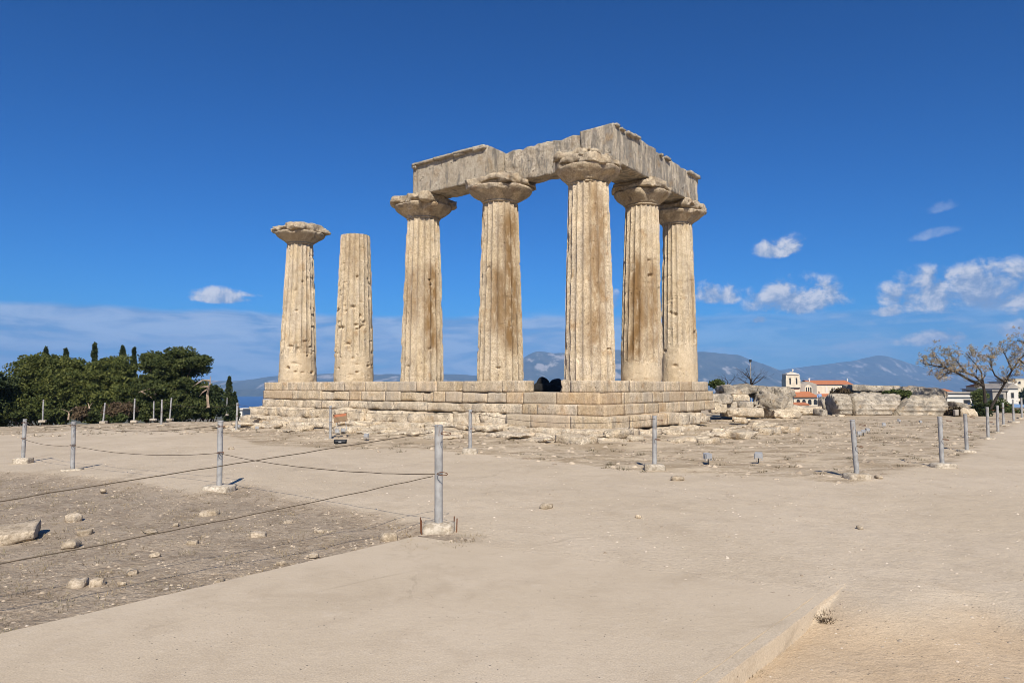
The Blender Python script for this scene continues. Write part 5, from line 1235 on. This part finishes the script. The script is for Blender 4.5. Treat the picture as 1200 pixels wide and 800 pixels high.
# gabled transept front with arched window
g0, g1, gp = at(937.5, 450, CY), at(957, 450, CY), at(947.5, 447, CY)
Vv = [(g0.x - bx, 0, 0), (g1.x - bx, 0, 0), (g1.x - bx, 0, g1.z - zb), (gp.x - bx, 0, gp.z - zb), (g0.x - bx, 0, g0.z - zb)]
Vv = Vv + [(x, 4, z) for x, y, z in Vv]
mesh_obj('transept_wall', Vv, [(4, 3, 2, 1, 0), (5, 6, 7, 8, 9), (0, 1, 6, 5), (1, 2, 7, 6), (2, 3, 8, 7), (3, 4, 9, 8), (4, 0, 5, 9)], M_GREYW, e)
def arch(name, px, pyt, pyb, w, Y, mat, d=.06, parent=None, off=0.0):
    c, t = at(px, pyb, Y), at(px, pyt, Y); hw = w * Y / FPX / 2; h = t.z - c.z
    pts = [(-hw, 0), (hw, 0)] + [(hw * math.cos(q), h - hw + hw * math.sin(q)) for q in np.linspace(0, math.pi, 9)]
    n = len(pts); y = Y - CY - off
    V = [(c.x - bx + x, y, c.z - zb + z) for x, z in pts] + [(c.x - bx + x, y - d, c.z - zb + z) for x, z in pts]
    F = [tuple(range(n)), tuple(range(2 * n - 1, n - 1, -1))] + [(i, n + i, n + (i + 1) % n, (i + 1) % n) for i in range(n)]
    return mesh_obj(name, V, F, mat, parent or e)
big = arch('arched_window', 947.5, 450.7, 461.5, 9, CY, M_CREAM, off=.01)
for q in (945, 947.6, 950.2): arch('pane', q, 453.5, 461, 1.4, CY, M_DARKW, .05, big, .075)
for q in (968.5, 977, 985, 993): arch('window', q, 453, 459.5, 2.2, CY + 2, M_WHITE, .06, off=.01)
# tower
tw = cbox('tower', 922.5, 937, 439.0, 500, CY - .6, 2.6, M_CREAM)
cbox('tower_shoulder', 921, 938, 444.5, 454, CY - .75, 2.9, M_CREAM)
cbox('tower_cornice', 922.0, 936.4, 437.8, 439.0, CY - .85, 3.1, M_WHITE)
a, b, t = at(922.4, 437.8, CY - .6), at(936, 437.8, CY - .6), at(929, 435.3, CY - .6)
cx_ = (a.x + b.x) / 2 - bx; hw = (b.x - a.x) / 2
mesh_obj('tower_roof', [(cx_ - hw, -.7, a.z - zb + .01), (cx_ + hw, -.7, a.z - zb + .01), (cx_ + hw, 2.2, a.z - zb + .01), (cx_ - hw, 2.2, a.z - zb + .01), (cx_, .75, t.z - zb)], [(0, 1, 4), (1, 2, 4), (2, 3, 4), (3, 0, 4), (3, 2, 1, 0)], M_CREAM, e)
for q in (926, 933.6): arch('belfry_opening', q, 442.6, 450, 1.7, CY - .75, M_DARKW, .05, tw, .01)
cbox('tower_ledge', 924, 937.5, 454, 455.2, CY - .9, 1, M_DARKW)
def cross(px, pyt, pyb, Y):
    a, t = at(px, pyb, Y), at(px, pyt, Y); h = t.z - a.z; x, z, y = a.x - bx, a.z - zb, Y - CY
    V, F = merge([box(x - .1, x + .1, y - .1, y + .1, z, z + h), box(x - h * .28, x - .1, y - .1, y + .1, z + h * .6, z + h * .78), box(x + .1, x + h * .28, y - .1, y + .1, z + h * .6, z + h * .78)]); mesh_obj('cross', V, F, M_WHITE, e)
cross(929, 432.3, 436, CY + .2); cross(948.3, 442.8, 447, CY + .5); cross(993, 443.3, 447, CY + 6.5)
# porch with arcade and its tiled roof
cbox('porch_wall', 931, 958.5, 464.2, 500, CY - 5, 4, M_CREAM)
for q in (935.5, 942.2, 949, 955.5): arch('porch_arch', q, 467.8, 473.8, 3.9, CY - 5, M_DARKW, .05, off=.01)
a, b, c_ = at(930, 464, CY - 5.5), at(959, 464, CY - 5.5), at(930, 461.6, CY - 5.5)
Vv = [(a.x - bx, -5.6, a.z - zb), (b.x - bx, -5.6, a.z - zb), (b.x - bx, -.1, c_.z - zb + .6), (a.x - bx, -.1, c_.z - zb + .6)]; Vv = Vv + [(x, y, z - .25) for x, y, z in Vv]
mesh_obj('porch_roof', Vv, [(0, 1, 2, 3), (7, 6, 5, 4), (0, 4, 5, 1), (1, 5, 6, 2), (2, 6, 7, 3), (3, 7, 4, 0)], M_ROOF, e)
a, b = at(963, 464.3, CY - 2), at(979, 461.4, CY - 2)
Vv = [(a.x - bx, -2, a.z - zb), (b.x - bx, -2, a.z - zb), (b.x - bx, 1.95, b.z - zb), (a.x - bx, 1.95, b.z - zb)]; Vv = Vv + [(x, y, z - .3) for x, y, z in Vv]
mesh_obj('aisle_roof', Vv, [(0, 1, 2, 3), (7, 6, 5, 4), (0, 4, 5, 1), (1, 5, 6, 2), (2, 6, 7, 3), (3, 7, 4, 0)], M_ROOF, e)
house('low building with an orange roof below the church porch', 930, 948, 474.5, 150, 6, 'x', 471.5, M_CREAM)

# trees and scrub of the far slope on the right, one by one
r_ = random.Random(9)
for i in range(22):
    px = r_.uniform(1128, 1235); Y = r_.uniform(170, 290); x = at(px, 455, Y).x; z = gz(x, Y); s = r_.uniform(1.2, 2.6)
    rs = np.random.RandomState(700 + i); e = empty('hillside_tree', (x, Y, z - .3)); tag(e, 'dark green round tree in the mass among the houses on the right slope', 'tree', 'trees on the village slope')
    k = 26; d = rs.normal(size=(k, 3)); d /= np.linalg.norm(d, axis=1, keepdims=True)
    V, F = leaves(d * (rs.rand(k, 1) ** .4) * np.array([s, s, s * .75]) + np.array([0, 0, s * 1.2]), .4 + .5 * rs.rand(k), 60, .45, 700 + i); mesh_obj('crown', V, F, M_CYP if i % 3 else M_PINED, e)
    V, F = tube([(0, 0, -.5), (0, 0, s)], [.2, .12], 6); mesh_obj('trunk', V, F, M_BARK, e)

# ------------------------------------------------------------------ person
def person():
    Y = 80.0; x = at(960.5, 470, Y).x; z = gz(x, Y)
    J = {'pelvis': (0, 0, .92, .15, .11), 'waist': (0, .0, 1.08, .14, .10), 'chest': (-.02, -.02, 1.32, .17, .12), 'neck': (-.03, -.03, 1.5, .06, .06), 'head0': (-.05, -.05, 1.57, .075, .085), 'head1': (-.06, -.06, 1.68, .085, .1), 'head2': (-.06, -.05, 1.75, .06, .07)}
    def skin(name, verts, edges, mat, root=0, sub=2):
        me = bpy.data.meshes.new(name); me.from_pydata([v[:3] for v in verts], edges, []); o = bpy.data.objects.new(name, me); COL.objects.link(o)
        m = o.modifiers.new('skin', 'SKIN'); m.use_smooth_shade = True
        for i, v in enumerate(verts): me.skin_vertices[0].data[i].radius = (v[3], v[4]); me.skin_vertices[0].data[i].use_root = (i == root)
        s = o.modifiers.new('sub', 'SUBSURF'); s.levels = sub; s.render_levels = sub; me.materials.append(mat); return o
    Lv = [J['pelvis'], J['waist'], J['chest'], J['neck'], J['head0'], J['head1'], J['head2'],
          (-.2, -.02, 1.42, .06, .06), (-.27, -.03, 1.15, .045, .045), (-.30, -.2, .98, .035, .035), (-.31, -.28, .95, .03, .04),
          (.17, -.02, 1.42, .06, .06), (.24, .02, 1.14, .045, .045), (.22, -.14, .93, .035, .035), (.215, -.2, .87, .03, .04),
          (-.1, 0, .86, .09, .09), (-.11, -.03, .48, .065, .065), (-.12, .02, .09, .045, .045), (-.12, -.13, .04, .04, .035),
          (.1, 0, .86, .09, .09), (.12, -.01, .48, .065, .065), (.14, .05, .09, .045, .045), (.15, -.1, .04, .04, .035)]
    E_ = [(0, 1), (1, 2), (2, 3), (3, 4), (4, 5), (5, 6), (2, 7), (7, 8), (8, 9), (9, 10), (2, 11), (11, 12), (12, 13), (13, 14), (0, 15), (15, 16), (16, 17), (17, 18), (0, 19), (19, 20), (20, 21), (21, 22)]
    e = empty('person', (x, Y, z)); tag(e, 'person in a pale blue top and dark trousers standing behind the stones', 'person')
    sk = plain('skin', (.45, .27, .18), .6, 0, .1); top_ = plain('blue_top', (.22, .32, .5), .8, 0, .12); tr = plain('dark_trousers', (.03, .035, .05), .85, 0, .2); hair = plain('hair', (.05, .035, .025), .7, 0, .2)
    b = skin('body', Lv, E_, sk); b.parent = e
    s = skin('shirt', [(0, 0, .95, .175, .135), (0, 0, 1.1, .165, .125), (-.02, -.02, 1.32, .19, .14), (-.03, -.03, 1.45, .09, .09), (-.2, -.02, 1.42, .08, .08), (-.265, -.03, 1.18, .062, .062), (-.29, -.14, 1.03, .055, .055), (.17, -.02, 1.42, .08, .08), (.235, .02, 1.17, .062, .062), (.225, -.07, 1.02, .055, .055)],
             [(0, 1), (1, 2), (2, 3), (2, 4), (4, 5), (5, 6), (2, 7), (7, 8), (8, 9)], top_); s.parent = e
    t = skin('trousers', [(0, 0, .97, .165, .13), (0, 0, .88, .165, .13), (-.1, 0, .8, .11, .11), (-.11, -.03, .48, .085, .085), (-.12, .02, .1, .07, .07), (.1, 0, .8, .11, .11), (.12, -.01, .48, .085, .085), (.14, .05, .1, .07, .07)],
             [(0, 1), (1, 2), (2, 3), (3, 4), (1, 5), (5, 6), (6, 7)], tr); t.parent = e
    h = skin('hair', [(-.055, -.02, 1.66, .075, .085), (-.055, -.02, 1.75, .082, .092), (-.06, -.03, 1.8, .05, .055)], [(0, 1), (1, 2)], hair); h.parent = e
    for i, dx in enumerate((-.035, -.085)):
        V, F = lathe_simple([(.004, -.01), (.011, 0), (.004, .01)], 8); q = mesh_obj('eye', V, F, M_BLACK, e); q.location = (dx, -.155, 1.675)
    V, F = stone_V(.022, .035, .05, seg=.01, amp=0, wear=.01, wr=.01, ball=.6); q = mesh_obj('nose', V, F, sk, e); q.location = (-.06, -.165, 1.625)
    return e
person()
